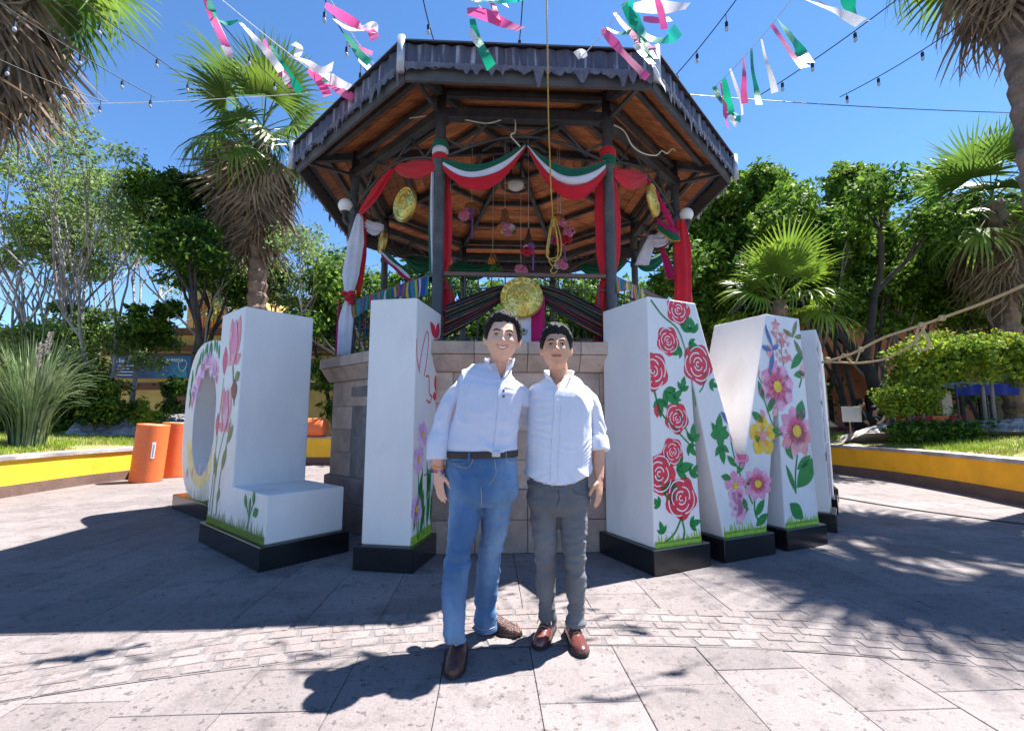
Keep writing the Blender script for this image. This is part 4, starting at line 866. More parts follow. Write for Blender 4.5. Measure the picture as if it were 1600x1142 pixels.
def limb(mb, p, d, L, r, depth, rng, tips, spread=.5, curve=.25, n=5):
    """recursive tapering branch"""
    pts = [p.copy()]; q = p.copy(); dd = d.copy()
    for i in range(n):
        dd = (dd + Vector((rng.gauss(0,curve), rng.gauss(0,curve), rng.gauss(0,curve*.5)))*.35).normalized(); q = q + dd*(L/n); pts.append(q.copy())
    mb.tube(pts, [r*(1-.45*i/n) for i in range(n+1)], 7 if r > .05 else 5, cap=False)
    if depth == 0: tips.append(q); return
    for k in range(rng.choice((2,2,3))):
        a = rng.uniform(0, 6.28); s = spread*rng.uniform(.5,1.1); nd = (dd + Vector((math.cos(a)*s, math.sin(a)*s, rng.uniform(0,.4)))).normalized()
        limb(mb, pts[-1] if k == 0 else pts[rng.choice((-2,-1))], nd, L*rng.uniform(.62,.85), r*.55, depth-1, rng, tips, spread, curve, n)
def tree(label, base, stems, H, r0, crown, bark, leafs, size, nleaf, seed, group=None, depth=2, spread=.45, tipclump=.55, weights=None, lean=(0,0), name='ficus_tree', extra=(), white=0, tipshare=.5):
    """stems: how many trunks; crown: [(px offset xyz, radii, share)] relative to base"""
    base = Vector(base); t = thing(name, label, 'tree', base, group=group); rng = random.Random(seed); mb = MB(); tips = []
    for s_ in range(stems):
        a = rng.uniform(0,6.28); off = Vector((math.cos(a), math.sin(a), 0))*(.28 if stems > 1 else 0); d = Vector((off.x*.5+lean[0]+rng.gauss(0,.06), off.y*.5+lean[1], 1)).normalized()
        limb(mb, off - VZ*.1, d, H*rng.uniform(.36,.45), r0*rng.uniform(.7,1.1), depth, rng, tips, spread)
    mb.build('trunk', bark, t, smooth=True)
    if white:
        mb = MB(); mb.tube([(0,0,-.1),(lean[0]*white*.9,lean[1]*white,white)], [r0*1.25, r0*1.12], 10); mb.build('whitewash', m_wash, t, smooth=True)
    cl = [(p, (tipclump*rng.uniform(.7,1.3),)*2 + (tipclump*rng.uniform(.6,1.1),), nleaf*tipshare/len(tips)) for p in tips]
    tot = sum(c[2] for c in crown) or 1
    for c, r, sh in crown:
        for q in range(9):
            o = Vector((rng.uniform(-.7,.7)*r[0], rng.uniform(-.7,.7)*r[1], rng.uniform(-.75,.75)*r[2])); cl.append((Vector(c)+o, (r[0]*.42, r[1]*.42, r[2]*.36), nleaf*(1-tipshare)*sh/tot/9))
    leafcloud('crown', cl, size, leafs, t, (0,0,0), seed, weights=weights); return t
# ficus row behind the bandstand and to the right
row = [(-5.6,15.5,7.2,'dark'),(-3.4,14.6,6.8,'dark'),(-1.2,15.4,6.2,'dark'),(1.2,15.0,6.2,'dark'),(3.4,15.6,6.6,'dark'),(5.6,14.8,9.2,'right'),(7.7,15.4,9.6,'right'),(9.7,14.8,10.0,'right'),(11.6,15.2,10.6,'right'),(13.4,16.0,9.6,'right'),(15.8,15.0,9.0,'right'),(18.2,15.6,9.2,'right')]
where = ['behind the letter L','by the left corner of the bandstand','seen under the roof left of the gold disc','seen under the roof right of the gold disc','by the right corner of the bandstand','just past the globe lamp','above the small bright palm','right of the small bright palm','tallest of the row above the leaning trunk','left of the shaggy palm','behind the shaggy palm','farthest along the hedge']
for i, (x, y, h, kd) in enumerate(row):
    cr = [((0,0,h*.80),(2.05,1.5,h*.19),1.0),((.2,0,h*.58),(1.6,1.3,h*.16),.4)] if kd == 'right' else [((0,0,h*.72),(1.4,1.2,h*.26),.8),((0,0,h*.35),(1.2,1.0,h*.18),.35)]
    tree('tall ficus tree with thin grey stems ' + where[i], (x, y, 0), 5, h*(.8 if kd == 'right' else .9), .10, cr, m_gbark if i % 2 else m_dbark, [m_fic, m_fic2, m_dark], .10, 24000 if kd == 'right' else 11000, 40+i, 'ficus row behind the bandstand', 2, .32, .6, [.45,.42,.13] if kd == 'right' else [.45,.2,.35], tipshare=.25 if kd == 'right' else .4)
# far trees closing the gaps between stems
for i, (x, y, h) in enumerate(((-13,24,6.5),(-4,25,6.5),(2,26,6.5),(9,25,7.5),(15,24,8.5),(21,22,9))):
    tree('distant leafy tree ' + ['beyond the pale trees','behind the bandstand roof edge','straight behind the bandstand','behind the right end of the roof','beyond the clipped hedge','beyond the far right palm'][i], (x, y, 0), 3, h, .14, [((0,0,h*.65),(2.6,2,h*.30),1.0),((0,0,h*.25),(2.4,2,h*.18),.5)], m_dbark, [m_fic, m_dark], .14, 5200, 80+i, 'distant trees', 2, .5, .9)
# pale bare-stemmed trees on the left
for i, (x, y, h) in enumerate(((-15.6,14.2,8.2),(-13.9,13.4,7.8),(-12.4,14.4,8.4),(-15.0,15.6,7.4),(-9.4,15.0,7.0),(-8.0,16.0,6.6))):
    tree('pale barked tree with many thin upright branches ' + ['at the far end of the left row','behind the pampas grass','behind the dark clipped shrub','second from the left row end','beside the dark round tree','behind the shaggy palm trunk'][i], (x, y, .6), 5, h, .085, [((0,0,h*.80),(1.3,1.1,h*.12),.6),((0,0,h*.36),(1.4,1.1,h*.10),.55)], m_pbark, [m_pale, m_fic2], .065, 9000, 120+i, 'pale bare trees', 3, .38, .40, [.7,.3], name='pale_tree')
tree('pale green small tree spreading over the blue banner', px(135,640,14.5)*1, 2, 3.4, .08, [((1.5,0,2.5),(1.5,1.0,.6),1.0),((-.3,0,2.8),(1.3,1.0,.6),.7)], m_pbark, [m_pale, m_fic2], .07, 9000, 141, None, 2, .7, .5, [.75,.25], name='small_tree')
b = px(352,560,13.6); b.z = .6
tree('dark dense round-topped tree beside the shaggy palm', b, 2, 7.0, .15, [((-1.9,0,7.3),(1.7,1.4,1.9),1.0),((-2.4,0,3.6),(.8,.7,.65),.2)], m_dbark, [m_dark, m_fic, m_fic2], .085, 24000, 150, None, 2, .45, .6, [.5,.36,.14], tipshare=.3, lean=(-.2,0), name='round_tree')
# leaning whitewashed tree at the right
b = px(1400,690,13.8); b.z = .6
tree('leaning dark tree with whitewashed foot beside the rusty sign', b, 1, 7.0, .25, [((-2.4,.5,5.2),(1.5,1.2,.9),1.0),((-.6,.8,5.0),(1.2,1.0,.7),.6)], m_dbark, [m_fic, m_dark, m_fic2], .08, 9000, 160, None, 3, .55, .6, [.45,.3,.25], lean=(-.55,0), name='leaning_tree', white=.75)
# ---- shrubs
def shrub(name, label, c, clumps, leafs, size, seed, stems=(), weights=None, cat='shrub', group=None):
    c = Vector(c); t = thing(name, label, cat, c, group=group); rng = random.Random(seed)
    for (x, y, z0, z1) in stems: MB().tube(smooth_pts([(x,y,z0),(x+rng.gauss(0,.04),y,z0+(z1-z0)*.5),(x+rng.gauss(0,.08),y,z1)],4), [.035]*9, 6).build('stem', m_gbark, t, smooth=True)
    leafcloud('foliage', [(Vector(a), r, n) for a, r, n in clumps], size, leafs, t, (0,0,0), seed, weights=weights); return t
b = px(125,640,11.6); b.z = .75
shrub('clipped_shrub', 'dark clipped shrub behind the pampas grass', b, [((.0,0,1.15),(1.0,.8,.75),9000),((-.6,0,.7),(.7,.6,.5),3500),((.7,-.1,.75),(.55,.5,.42),3000),((0,0,.3),(.9,.7,.3),2500)], [m_dark, m_fic, m_gold], .05, 201, [(-.2,0,0,.8),(.3,0,0,.8)], [.42,.35,.23])
b = px(-20,600,11.0); b.z = .75
shrub('golden_shrub', 'yellow topped shrub half hidden by the pampas grass', b, [((.3,0,1.25),(.9,.7,.55),4500),((.2,0,.6),(.9,.7,.5),3000)], [m_gold, m_dark], .05, 202, [(0,0,0,.8)], [.6,.4])
b = px(216,645,12.4); b.z = .75
shrub('lime_shrub', 'bright lime shrub at the end of the stone bank', b, [((0,0,.45),(.62,.5,.5),5500),((.35,-.1,.3),(.4,.4,.3),2500)], [m_lime, m_fic2, m_gold], .045, 203, [(0,0,0,.3)], [.5,.3,.2])
b = px(262,640,13.8); b.z = .7
shrub('climbing_shrub', 'straggly dark green shrub growing up in front of the brown door', b, [((0.1,0,.7),(.3,.3,.65),1500),((.2,0,1.5),(.5,.3,.3),1200)], [m_dark, m_fic], .055, 204, [(0,0,0,1.4),(.2,0,0,1.7)], [.5,.5])
# clipped hedge on stems at the right
b = px(1500,650,9.9); b.z = .75
cl = []
for i in range(13): 
    x = -1.75 + i*.42; top = 1.72 + .55*math.sin(min(1, (x+1.9)/1.5)*math.pi/2) + .07*math.sin(i*2.1); cl += [((x, random.uniform(-.15,.15), top-.28), (.40,.45,.34), 1500), ((x, random.uniform(-.1,.1), top-.75), (.36,.4,.3), 800 if i in (1,2,3,4,8,9,10,11,12) else 250)]
cl = cl[4:]
b1 = px(1418,640,9.9); b1.z = .75; shrub('rounded_bush', 'rounded golden green bush beside the clipped hedge', b1, [((0,0,.95),(.55,.5,.42),4200),((.15,0,1.2),(.4,.4,.3),1500),((-.3,0,.8),(.3,.3,.3),900)], [m_lime, m_fic2, m_fic, m_gold], .05, 209, [(0,0,0,.8),(.12,.05,0,.8)], [.3,.34,.2,.16])
shrub('clipped_hedge', 'clipped arching hedge on bare stems with golden new leaves', b, cl, [m_lime, m_fic2, m_fic, m_gold], .05, 210, [(-1.1,0,0,1.1),(-.75,.05,0,1.1),(.55,0,0,1.2),(.75,0,0,1.3),(1.7,0,0,1.2)], [.30,.32,.22,.16], 'hedge')
b = px(1515,655,9.7); b.z = .72
shrub('low_hedge', 'low dark green clipped hedge above the rubble stone bank', b, [((-1.5+.3*i, 0, .22), (.27,.3,.24), 1100) for i in range(15)], [m_fic, m_fic2, m_dark], .04, 211, (), [.45,.3,.25], 'hedge')
# pampas grass
b = px(42,690,8.6); b.z = .66; t = thing('pampas_grass', 'large arching pampas grass clump on the lawn', 'grass clump', b)
mb = MB(); m_pam = mat('pampas_blade', (.13,.20,.08), .55, .3, 4, trans=.3, col2=(.24,.30,.16)); rg = random.Random(5)
for i in range(620):
    a = rg.uniform(0,6.28); L = rg.uniform(1.5,3.0); out = rg.uniform(.15,.72); w = rg.uniform(.010,.02); d = Vector((math.cos(a), math.sin(a)*.8, 0)); s0 = d*rg.uniform(0,.28); side = Vector((-d.y, d.x, 0)); pts = []
    for k in range(8):
        q = k/7; pts.append(s0 + d*(out*L*.55*q**1.5) + VZ*(L*(.92*q - .62*out*q**2.6)))
    vs = [];
    for k, p in enumerate(pts): ww = w*(1-(k/7)**2)+.001; vs += [p - side*ww, p + side*ww + VZ*.004]
    mb.add(vs, [(2*k,2*k+1,2*k+3,2*k+2) for k in range(7)])
mb.build('blades', m_pam, t, kind='stuff')
for x, y, h in ((.15,0,2.2),(-.1,.1,2.0)):
    mb = MB(); 
    for k in range(160): z = rg.uniform(0,.45); p = Vector((x + .1*z, y, h-.45+z)); d = Vector((rg.gauss(0,1), rg.gauss(0,1), rg.uniform(-.4,1))).normalized()*rg.uniform(.03,.09)*(1-z); mb.add([p, p + d + VZ*.012, p + d - VZ*.012], [(0,1,2)])
    mb.tube([(x*.3,y*.3,.2),(x,y,h)], .006, 5); mb.build('plume', mat('plume', (.42,.36,.33), .9, .2, 8, trans=.3), t)
# ---- palms
def fan_leaf(nseg, pet, L, droop, half, w, split=.35, seed=0, fold=.22):
    mb = MB(); rg = random.Random(seed); mb.tube([(0,0,0),(pet*.5,0,.03),(pet,0,0)], [.022,.016,.012], 5)
    for i in range(nseg):
        a = -half + 2*half*i/(nseg-1); l = L*(.72+.28*math.cos(a*.8))*rg.uniform(.93,1.05); d = Vector((math.cos(a), math.sin(a), 0)); s_ = Vector((-math.sin(a), math.cos(a), 0)); ww = 2*half*L*split/(nseg-1)*.62
        tilt = fold*(1 if i % 2 else -1); sd = (s_*math.cos(tilt) + VZ*math.sin(tilt)); dr = droop*rg.uniform(.6,1.5); vs = []
        for q, wk in ((0,.08),(split*.6,.75),(split*1.3,1.0),(.72,.55),(.9,.28),(1,.03)):
            p = Vector((pet,0,0)) + d*l*q*(1 - .3*dr*q*q) - VZ*(dr*l*q**2.6); vs += [p - sd*ww*wk, p + sd*ww*wk]
        mb.add(vs, [(2*k,2*k+1,2*k+3,2*k+2) for k in range(5)])
    return mb
def leaf_mesh(name, m, *a, **k):
    o = fan_leaf(*a, **k).build(name, m); me = o.data; bpy.data.objects.remove(o); return me
def palm(label, base, top, r, Lf, nleaf, nskirt, seed, young=False, white=0, skirt_len=1.6, up0=78, up1=-45, group='fan palms round the plaza'):
    base, top = Vector(base), Vector(top); t = thing('fan_palm', label, 'palm tree', base, group=group); rg = random.Random(seed); H = top - base
    m = m_palmy if young else m_palm
    mb = MB(); N = max(6, int(H.length/.12)); pts = [base + H*(i/N) - base for i in range(N+1)]; mb.tube(pts, [r*(1.18 if i < 2 else 1)*(1 + .10*((i*7) % 3 - 1))*(1-.15*i/N) for i in range(N+1)], 14); mb.build('trunk', m_bark, t)
    if white: MB().tube([Vector((0,0,0)), H*white/H.length], [r*1.28, r*1.16], 14).build('whitewash', m_wash, t, smooth=True)
    # stubs of old leaf stalks
    ml = [leaf_mesh('leaf', m, 30, Lf*.46, Lf*.60, dr, R(108), .46, seed=seed+q) for q, dr in enumerate((.10,.26,.5))]
    md = [leaf_mesh('dead_leaf', m_dead, 16, skirt_len*.35, skirt_len*.75, dr, R(42), .35, seed=seed+9+q, fold=.5) for q, dr in enumerate((.15,.35))]
    for i in range(nleaf):
        q = (i+.5)/nleaf; el = R(up0 + (up1-up0)*q + rg.gauss(0,7)); az = i*2.39996 + rg.gauss(0,.2); M_ = Matrix.Translation(H + VZ*(.25-.5*q)) @ Matrix.Rotation(az, 4, 'Z') @ Matrix.Rotation(-el, 4, 'Y') @ Matrix.Rotation(rg.gauss(0,.35), 4, 'X') @ Matrix.Scale(rg.uniform(.85,1.1), 4)
        meshobj('leaf', ml[0 if q < .3 else (1 if q < .65 else 2)], t, M_)
    for i in range(nskirt):
        q = i/nskirt; el = R(-66 - 21*q + rg.gauss(0,4)); az = i*2.39996 + rg.gauss(0,.3); M_ = Matrix.Translation(H - VZ*(.1 + q*skirt_len*.75)) @ Matrix.Rotation(az, 4, 'Z') @ Matrix.Translation((r*.7,0,0)) @ Matrix.Rotation(-el, 4, 'Y') @ Matrix.Rotation(rg.gauss(0,.6), 4, 'X') @ Matrix.Scale(rg.uniform(.75,1.15), 4)
        meshobj('dead_leaf', md[i % 2], t, M_)
    return t
b = px(397,640,13.2); b.z = .6
palm('tall shaggy fan palm with whitewashed foot behind the letter L', b, px(411,205,13.2), .28, 2.6, 24, 74, 301, white=3.6, skirt_len=2.5)
palm('tall fan palm with hanging dead fronds above the pale trees', (-9.35,7.4,.6), (-9.35,7.4,10.2), .26, 2.5, 26, 64, 302, skirt_len=2.4)
palm('tall fan palm with hanging dead fronds beside the right planter wall', (7.95,6.5,.6), (8.0,6.5,10.3), .21, 2.3, 26, 60, 303, skirt_len=1.9)
b = px(1590,640,12.6); b.z = .6
palm('shaggy fan palm standing behind the clipped hedge', b, px(1550,315,12.6), .30, 2.5, 26, 44, 304, skirt_len=2.0, up1=-50)
b = px(1222,640,12.0); b.z = .6
palm('short bright green fan palm behind the letter M', b, px(1218,470,12.0), .2, 1.85, 20, 8, 305, young=True, skirt_len=1.2, up1=-12)
# ================================================================= BUILDINGS AND SMALL THINGS ROUND THE PLAZA
m_wy = mat('ochre_wall', (.55,.38,.14), .85, .12, 2, .2, 20, col2=(.45,.30,.12)); m_wb = mat('maroon_trim', (.15,.055,.045), .8, .15, 3, .1); m_wo = mat('terracotta_wall', (.42,.15,.08), .85, .15, 2, .2, 20, col2=(.34,.11,.06)); m_col = mat('beige_pillar', (.48,.38,.28), .85, .12, 3, .2); m_void = mat('dark_interior', (.02,.016,.014), .9); m_door = mat('brown_door', (.16,.065,.04), .55, .2, 6, .1); m_amber = mat('amber_plaster', (.62,.28,.05), .8, .15, 3)
m_street = mat('street_wall', (.20,.15,.12), .9, .2, 1, .2)
YB = 20.0
def bb(x0, y0, x1, y1, Y): a, b = px(x0, y1, Y), px(x1, y0, Y); return (a.x, a.z, b.x, b.z)
o0 = Vector((-17, YB, 0)); B = thing('ochre_building', 'ochre building with maroon bands, dental banner and arched upper window', 'building', o0)
def part(nm, m, x0, z0, x1, z1, y0, y1, parent=B, org=o0, bevel=0): return MB().bbox((x0, y0, z0), (x1, y1, z1)).build(nm, m, parent, org=org, bevel=bevel)
zroof = px(0,516,YB).z
part('wall', m_wy, -30, 0, -6.4, zroof, YB, YB+6)
for y0, y1, out in ((514,524,.25),(540,549,.12),(552,556,.06)):
    z0, z1 = px(0,y1,YB).z, px(0,y0,YB).z; part('maroon_band', m_wb, -30.01, z0, -6.35, z1, YB-out, YB+.01)
part('lintel_band', m_wb, -30, px(0,609,YB).z, -6.38, px(0,598,YB).z, YB-.05, YB+.01)
for x0, x1 in ((252,300),(440,462),(120,165)):
    a, z0, b, z1 = bb(x0, 600, x1, 665, YB); d = part('door', m_door, a, 0, b, z1, YB-.04, YB+.02)
    part('door_leaf', m_door, a+.06, .02, (a+b)/2-.01, z1-.08, YB-.07, YB-.03, d); part('door_leaf', m_door, (a+b)/2+.01, .02, b-.06, z1-.08, YB-.07, YB-.03, d)
    MB().sphere(((a+b)/2+.12, YB-.1, 1.0), .05, 8, 6).build('door_knob', m_globe, d, smooth=True, org=o0)
# upper storey with arched window
ux0, uz0, ux1, uz1 = bb(302, 452, 400, 516, YB+1.5); U = part('upper_storey', m_wy, ux0, zroof-.1, ux1, uz1, YB+1.0, YB+5)
part('parapet', m_wb, ux0-.05, uz1, ux1+.05, uz1+.12, YB+.95, YB+5.05, U)
wc = px(326, 512, YB+1.0); wr = .62; arch = [(-wr,0),(wr,0)] + [(wr*math.cos(a), 1.05+wr*1.05*math.sin(a)) for a in [math.pi*i/12 for i in range(13)]]
MR = Matrix.Translation((wc.x, YB+1.0, zroof+.05)) @ Matrix.Rotation(R(90), 4, 'X')
w = MB().prism(arch, .03, MR).build('arched_window', m_amber, U, org=o0)
for i in range(9):
    x = wc.x - wr + 2*wr*i/8; MB().tube([(x, YB+.86, zroof+.0), (x, YB+.86, zroof+1.0+.5*math.sin(math.pi*i/8))], .018, 5).build('window_bar', m_iron, w, org=o0)
MB().tube([(wc.x-wr, YB+.86, zroof+1.0), (wc.x+wr, YB+.86, zroof+1.0)], .022, 5).build('window_bar', m_iron, w, org=o0)
MB().tube([(wc.x+wr*1.04*math.cos(a), YB+.88, zroof+1.1+wr*1.1*math.sin(a)) for a in [math.pi*i/14 for i in range(15)]], .05, 6).build('arch_trim', m_wb, w, org=o0)
# dental banner
def text_mesh(name, txt, size, m, parent, M_):
    cu = bpy.data.curves.new(name, 'FONT'); cu.body = txt; cu.size = size; cu.extrude = .002; cu.resolution_u = 3; o = bpy.data.objects.new(name, cu); COL.objects.link(o)
    bpy.context.view_layer.update(); me = bpy.data.meshes.new_from_object(o.evaluated_get(bpy.context.evaluated_depsgraph_get())); bpy.data.objects.remove(o); me.materials.clear(); me.materials.append(m); return meshobj(name, me, parent, M_)
a, z0, b, z1 = bb(170, 556, 300, 591, YB-.1); bo = Vector((a, YB-.12, z0)); t = thing('dental_banner', 'blue dental banner with white lettering under the maroon band', 'banner', bo)
m_bl = mat('banner_blue', (.012,.035,.16), .5, .3, .8, col2=(.02,.12,.32)); m_cy = mat('banner_cyan', (.03,.28,.48), .5, .3, 1.5, col2=(.02,.10,.30)); m_bw = mat('banner_white', (.75,.78,.82), .5, .05)
MB().bbox((0,0,0), (b-a,.02,z1-z0)).build('sheet', m_bl, t); W_ = b-a; Hh = z1-z0
MB().add([(W_*.58,-.004,.04),(W_*.97,-.004,.04),(W_*.93,-.004,Hh*.62),(W_*.70,-.004,Hh*.6)], [(0,1,2,3)]).build('printed_wave', m_cy, t)
RX = Matrix.Rotation(R(90), 4, 'X')
text_mesh('lettering', 'Therra Dental', Hh*.28, m_bw, t, Matrix.Translation((W_*.06,-.006,Hh*.70)) @ RX); text_mesh('lettering', 'Tel.4423699053', Hh*.22, m_bw, t, Matrix.Translation((W_*.50,-.006,Hh*.72)) @ RX)
for i in range(4): MB().bbox((W_*.10,-.007,Hh*(.55-.14*i)), (W_*(.10+.24-.05*(i%2)),-.003,Hh*(.575-.14*i))).build('printed_line', m_bw, t)
MB().tube([(W_*.90+.22*math.sin(q)*(1-.25*math.sin(q/2)), -.008, Hh*.62+.30*math.cos(q)-.12*abs(math.cos(q/2))**6) for q in [2*math.pi*i/24 for i in range(25)]], .016, 5).build('tooth_outline', m_bw, t)
# terracotta arcade on the right
YR = 22.0; o1 = Vector((8, YR, 0)); B2 = thing('arcade_building', 'terracotta arcade with beige pillars behind the leaning tree', 'building', o1)
wl = MB(); x = 9.0; zs, ze = 3.0, 6.2
MB().bbox((8,YR+2.4,0),(34,YR+2.6,6)).build('back_wall', m_wo, B2, org=o1)
while x < 33:
    w_ = 3.0; c = x + w_/2; P = [(x,zs)] + [(c - 1.25*math.cos(a), zs + 1.1*math.sin(a)) for a in [math.pi*i/12 for i in range(13)]] + [(x+w_,zs),(x+w_,ze),(x,ze)]
    bm = bmesh.new(); f = bm.faces.new([bm.verts.new((u, YR, v)) for u, v in P]); bmesh.ops.triangulate(bm, faces=[f]); r_ = bmesh.ops.extrude_face_region(bm, geom=list(bm.faces)); bmesh.ops.translate(bm, verts=[v for v in r_['geom'] if isinstance(v, bmesh.types.BMVert)], vec=(0,.4,0)); bmesh.ops.recalc_face_normals(bm, faces=bm.faces); bmesh.ops.translate(bm, verts=bm.verts, vec=-o1)
    me = bpy.data.meshes.new('arch'); bm.to_mesh(me); bm.free(); me.materials.append(m_wo); meshobj('arch', me, B2)
    pl = MB().bbox((x-.25,YR+.02,0),(x+.25,YR+.42,zs-.12)).build('pillar', m_col, B2, org=o1); MB().bbox((x-.34,YR-.05,zs-.12),(x+.34,YR+.5,zs)).build('capital', m_col, pl, org=o1)
    MB().bbox((c-.6,YR+2.3,0),(c+.6,YR+2.39,2.5)).build('doorway', m_void, B2, org=o1); x += w_
MB().bbox((8,YR-.2,ze),(34,YR+3,ze+.3)).build('roof_edge', m_wb, B2, org=o1); MB().bbox((8,YR+.4,5.6),(34,YR+2.4,5.7)).build('arcade_ceiling', m_wo, B2, org=o1)
# far house straight behind
o2 = Vector((0, 30, 0)); B3 = thing('far_house', 'long low brown house beyond the trees behind the bandstand', 'building', o2)
MB().bbox((-7,30,0),(8.4,34,4.2)).build('wall', m_street, B3, org=o2); MB().bbox((-7.2,29.7,4.2),(8.6,34.2,4.5)).build('roof', m_wb, B3, org=o2)
for x in (-5,-2,1,4): f = MB().bbox((x,29.95,1.0),(x+1.1,30.02,2.6)).build('window', m_void, B3, org=o2)
# orange drums of rolled mesh
m_or = mat('orange_plastic', (.70,.15,.04), .45, .12, 8, .1, 30, spec=.5, stretch=(1,1,8)); m_lab = mat('white_label', (.75,.75,.75), .6, .05); m_ink = mat('ink', (.05,.05,.06), .7)
def drum(label, c, r, h, tilt, sticker):
    c = Vector(c); t = thing('orange_drum', label, 'drum', c, group='orange plastic drums'); Mt = Matrix.Rotation(tilt, 4, 'Y')
    prof = [(r*.99,0)] + [(r*(1 + (.012 if i % 2 else 0)), h*i/36) for i in range(37)] + [(r*.93,h+.0),(r*.92,h-.3)]
    MB().lathe(prof, n=28, M=Mt).build('shell', m_or, t, smooth=True); MB().lathe([(r*.90,h-.28),(r*.3,h-.29)], n=20, M=Mt).build('inner_roll', m_brown, t)
    if sticker:
        a0 = R(-48); mb = MB(); mb.grid(lambda u, v: Mt @ Vector((r*1.022*math.cos(a0+.22*u), r*1.022*math.sin(a0+.22*u), h*(.42+.28*v))), 4, 2); s_ = mb.build('sticker', m_lab, t)
        for k in range(6): MB().grid(lambda u, v: Mt @ Vector((r*1.027*math.cos(a0+.07+.08*u), r*1.027*math.sin(a0+.07+.08*u), h*(.45+.036*k+.02*v))), 2, 1).build('printed_mark', m_ink, s_)
g_ = px(228,752,9.0); g_.z = .0125
drum('orange ribbed drum with white sticker leaning at the yellow wall', (-7.08,9.0,.0125), .262, 1.10, R(3), True)
drum('orange ribbed drum standing behind the drum with the sticker', (-7.12,9.75,.0125), .262, 1.13, R(1), False)
c = px(478,668,12.5); t = thing('orange_drum', 'orange drum lying on the wall behind the letter L', 'drum', c, group='orange plastic drums')
MB().lathe([(.20,0),(.26,.005)] + [(.26*(1+(.012 if i % 2 else 0)), 1.1*i/30) for i in range(1,30)] + [(.2,1.1)], n=24, M=Matrix.Rotation(R(90), 4, 'Y') @ Matrix.Translation((0,0,-.55))).build('shell', m_or, t, smooth=True)
x0 = c; t = thing('low_wall', 'short yellow wall carrying the lying orange drum', 'wall', (c.x, c.y, .0125)); MB().bbox((-1.2,-.15,.2),(1.2,.3,c.z-.30)).build('painted_wall', m_yel, t); MB().bbox((-1.2,-.16,0),(1.2,.3,.2)).build('base_band', m_brown, t); MB().bbox((-1.22,-.19,c.z-.30),(1.22,.33,c.z-.262)).build('coping', m_cap, t)
# sign, car, stall
m_rust = mat('rusty_white', (.62,.58,.52), .6, .1, 3, col2=(.40,.16,.05), mixlo=.55, mixhi=.68); c = px(1331,680,10.9); c.z = .7; t = thing('rusty_sign', 'small blank rusty white sign on a post in the lawn', 'sign', c)
s0 = px(1316,659,10.9); s1 = px(1344,635,10.9); MB().bbox((s0.x,10.88,s0.z),(s1.x,10.9,s1.z)).build('panel', m_rust, t, org=c, bevel=.004); MB().tube([(0,.03,0),(0,.03,s1.z-c.z-.05)], .018, 6).build('post', mat('rusty_post', (.35,.16,.09), .8, .2, 8), t)
m_carp = mat('dark_car_paint', (.012,.014,.02), .25, .1, 3, coat=.5); m_glass = mat('dark_glass', (.02,.025,.03), .08, .1, spec=.8)
c = Vector((9.0,15.2,.0)); t = thing('parked_car', 'dark parked car behind the rusty sign', 'car', c)
prof = [(-2.1,.35),(-2.15,.7),(-1.9,.85),(-1.2,.95),(-.6,1.42),(.7,1.45),(1.4,.98),(2.0,.9),(2.15,.65),(2.1,.32)]
MC = Matrix.Rotation(R(90), 4, 'X'); MB().prism(prof, 1.6, MC, -.8).build('body', m_carp, t, bevel=.06)
MB().prism([(-1.05,.98),(-.52,1.36),(.62,1.38),(1.2,1.0)], 1.63, MC, -.815).build('side_window', m_glass, t); 
for wx in (-1.3,1.35):
    for wy in (-.72,.72): tw = MB().lathe([(.1,-.1),(.31,-.1),(.33,-.06),(.33,.06),(.31,.1),(.1,.1)], n=20, M=Matrix.Translation((wx,wy,.33)) @ Matrix.Rotation(R(90), 4, 'X')).build('wheel', m_black, t, smooth=True); MB().lathe([(.02,-.11),(.19,-.105),(.19,.105),(.02,.11)], n=14, M=Matrix.Translation((wx,wy,.33)) @ Matrix.Rotation(R(90), 4, 'X')).build('rim', m_pipe, tw)
c = px(1315,660,13.6); c.z = 0; t = thing('cloth_bundle', 'maroon cloth covered crate beside the dark car', 'crate', c); MB().loft([[(-.45,-.35,.0),(.45,-.35,0),(.45,.35,0),(-.45,.35,0)],[(-.40,-.32,.7),(.40,-.32,.75),(.38,.3,.75),(-.4,.3,.7)],[(-.25,-.2,1.0),(.3,-.25,.95),(.3,.2,1.0),(-.3,.2,.96)]]).build('cover', cloth('maroon_cloth', (.18,.02,.05)), t, smooth=True)
m_blu = cloth('blue_tarp', (.02,.035,.30)); c = px(1520,640,13.0); c.z = 0; t = thing('market_stall', 'market stall under a blue tarp seen through the hedge', 'stall', c)
tz = px(1520,600,13.0).z
MB().grid(lambda u, v: (-1.0+2.1*u, -.6+1.2*v, tz-.05+.10*math.sin(math.pi*u)*math.sin(math.pi*v)+.03*math.sin(u*14+v*4)), 20, 10).build('tarp_top', cloth('pale_blue_sheet', (.30,.42,.65)), t, smooth=True); MB().grid(lambda u, v: (-1.02+2.14*u, -.62+.03*math.sin(u*30), tz-.05-.30*v), 24, 4).build('tarp_skirt', m_blu, t, smooth=True)
for x in (-.95,1.0):
    for y in (-.55,.55): MB().tube([(x,y,0),(x,y,tz-.06)], .025, 6).build('leg', m_iron, t)
c = px(1450,640,13.6); c.z = 0; t = thing('produce_table', 'low table of orange crates beyond the hedge', 'table', c); MB().bbox((-1.0,-.4,1.05),(.9,.4,1.12)).build('top', m_brown, t)
for x in (-.9,.8): MB().bbox((x-.04,-.35,0),(x+.04,.35,1.05)).build('trestle', m_brown, t)
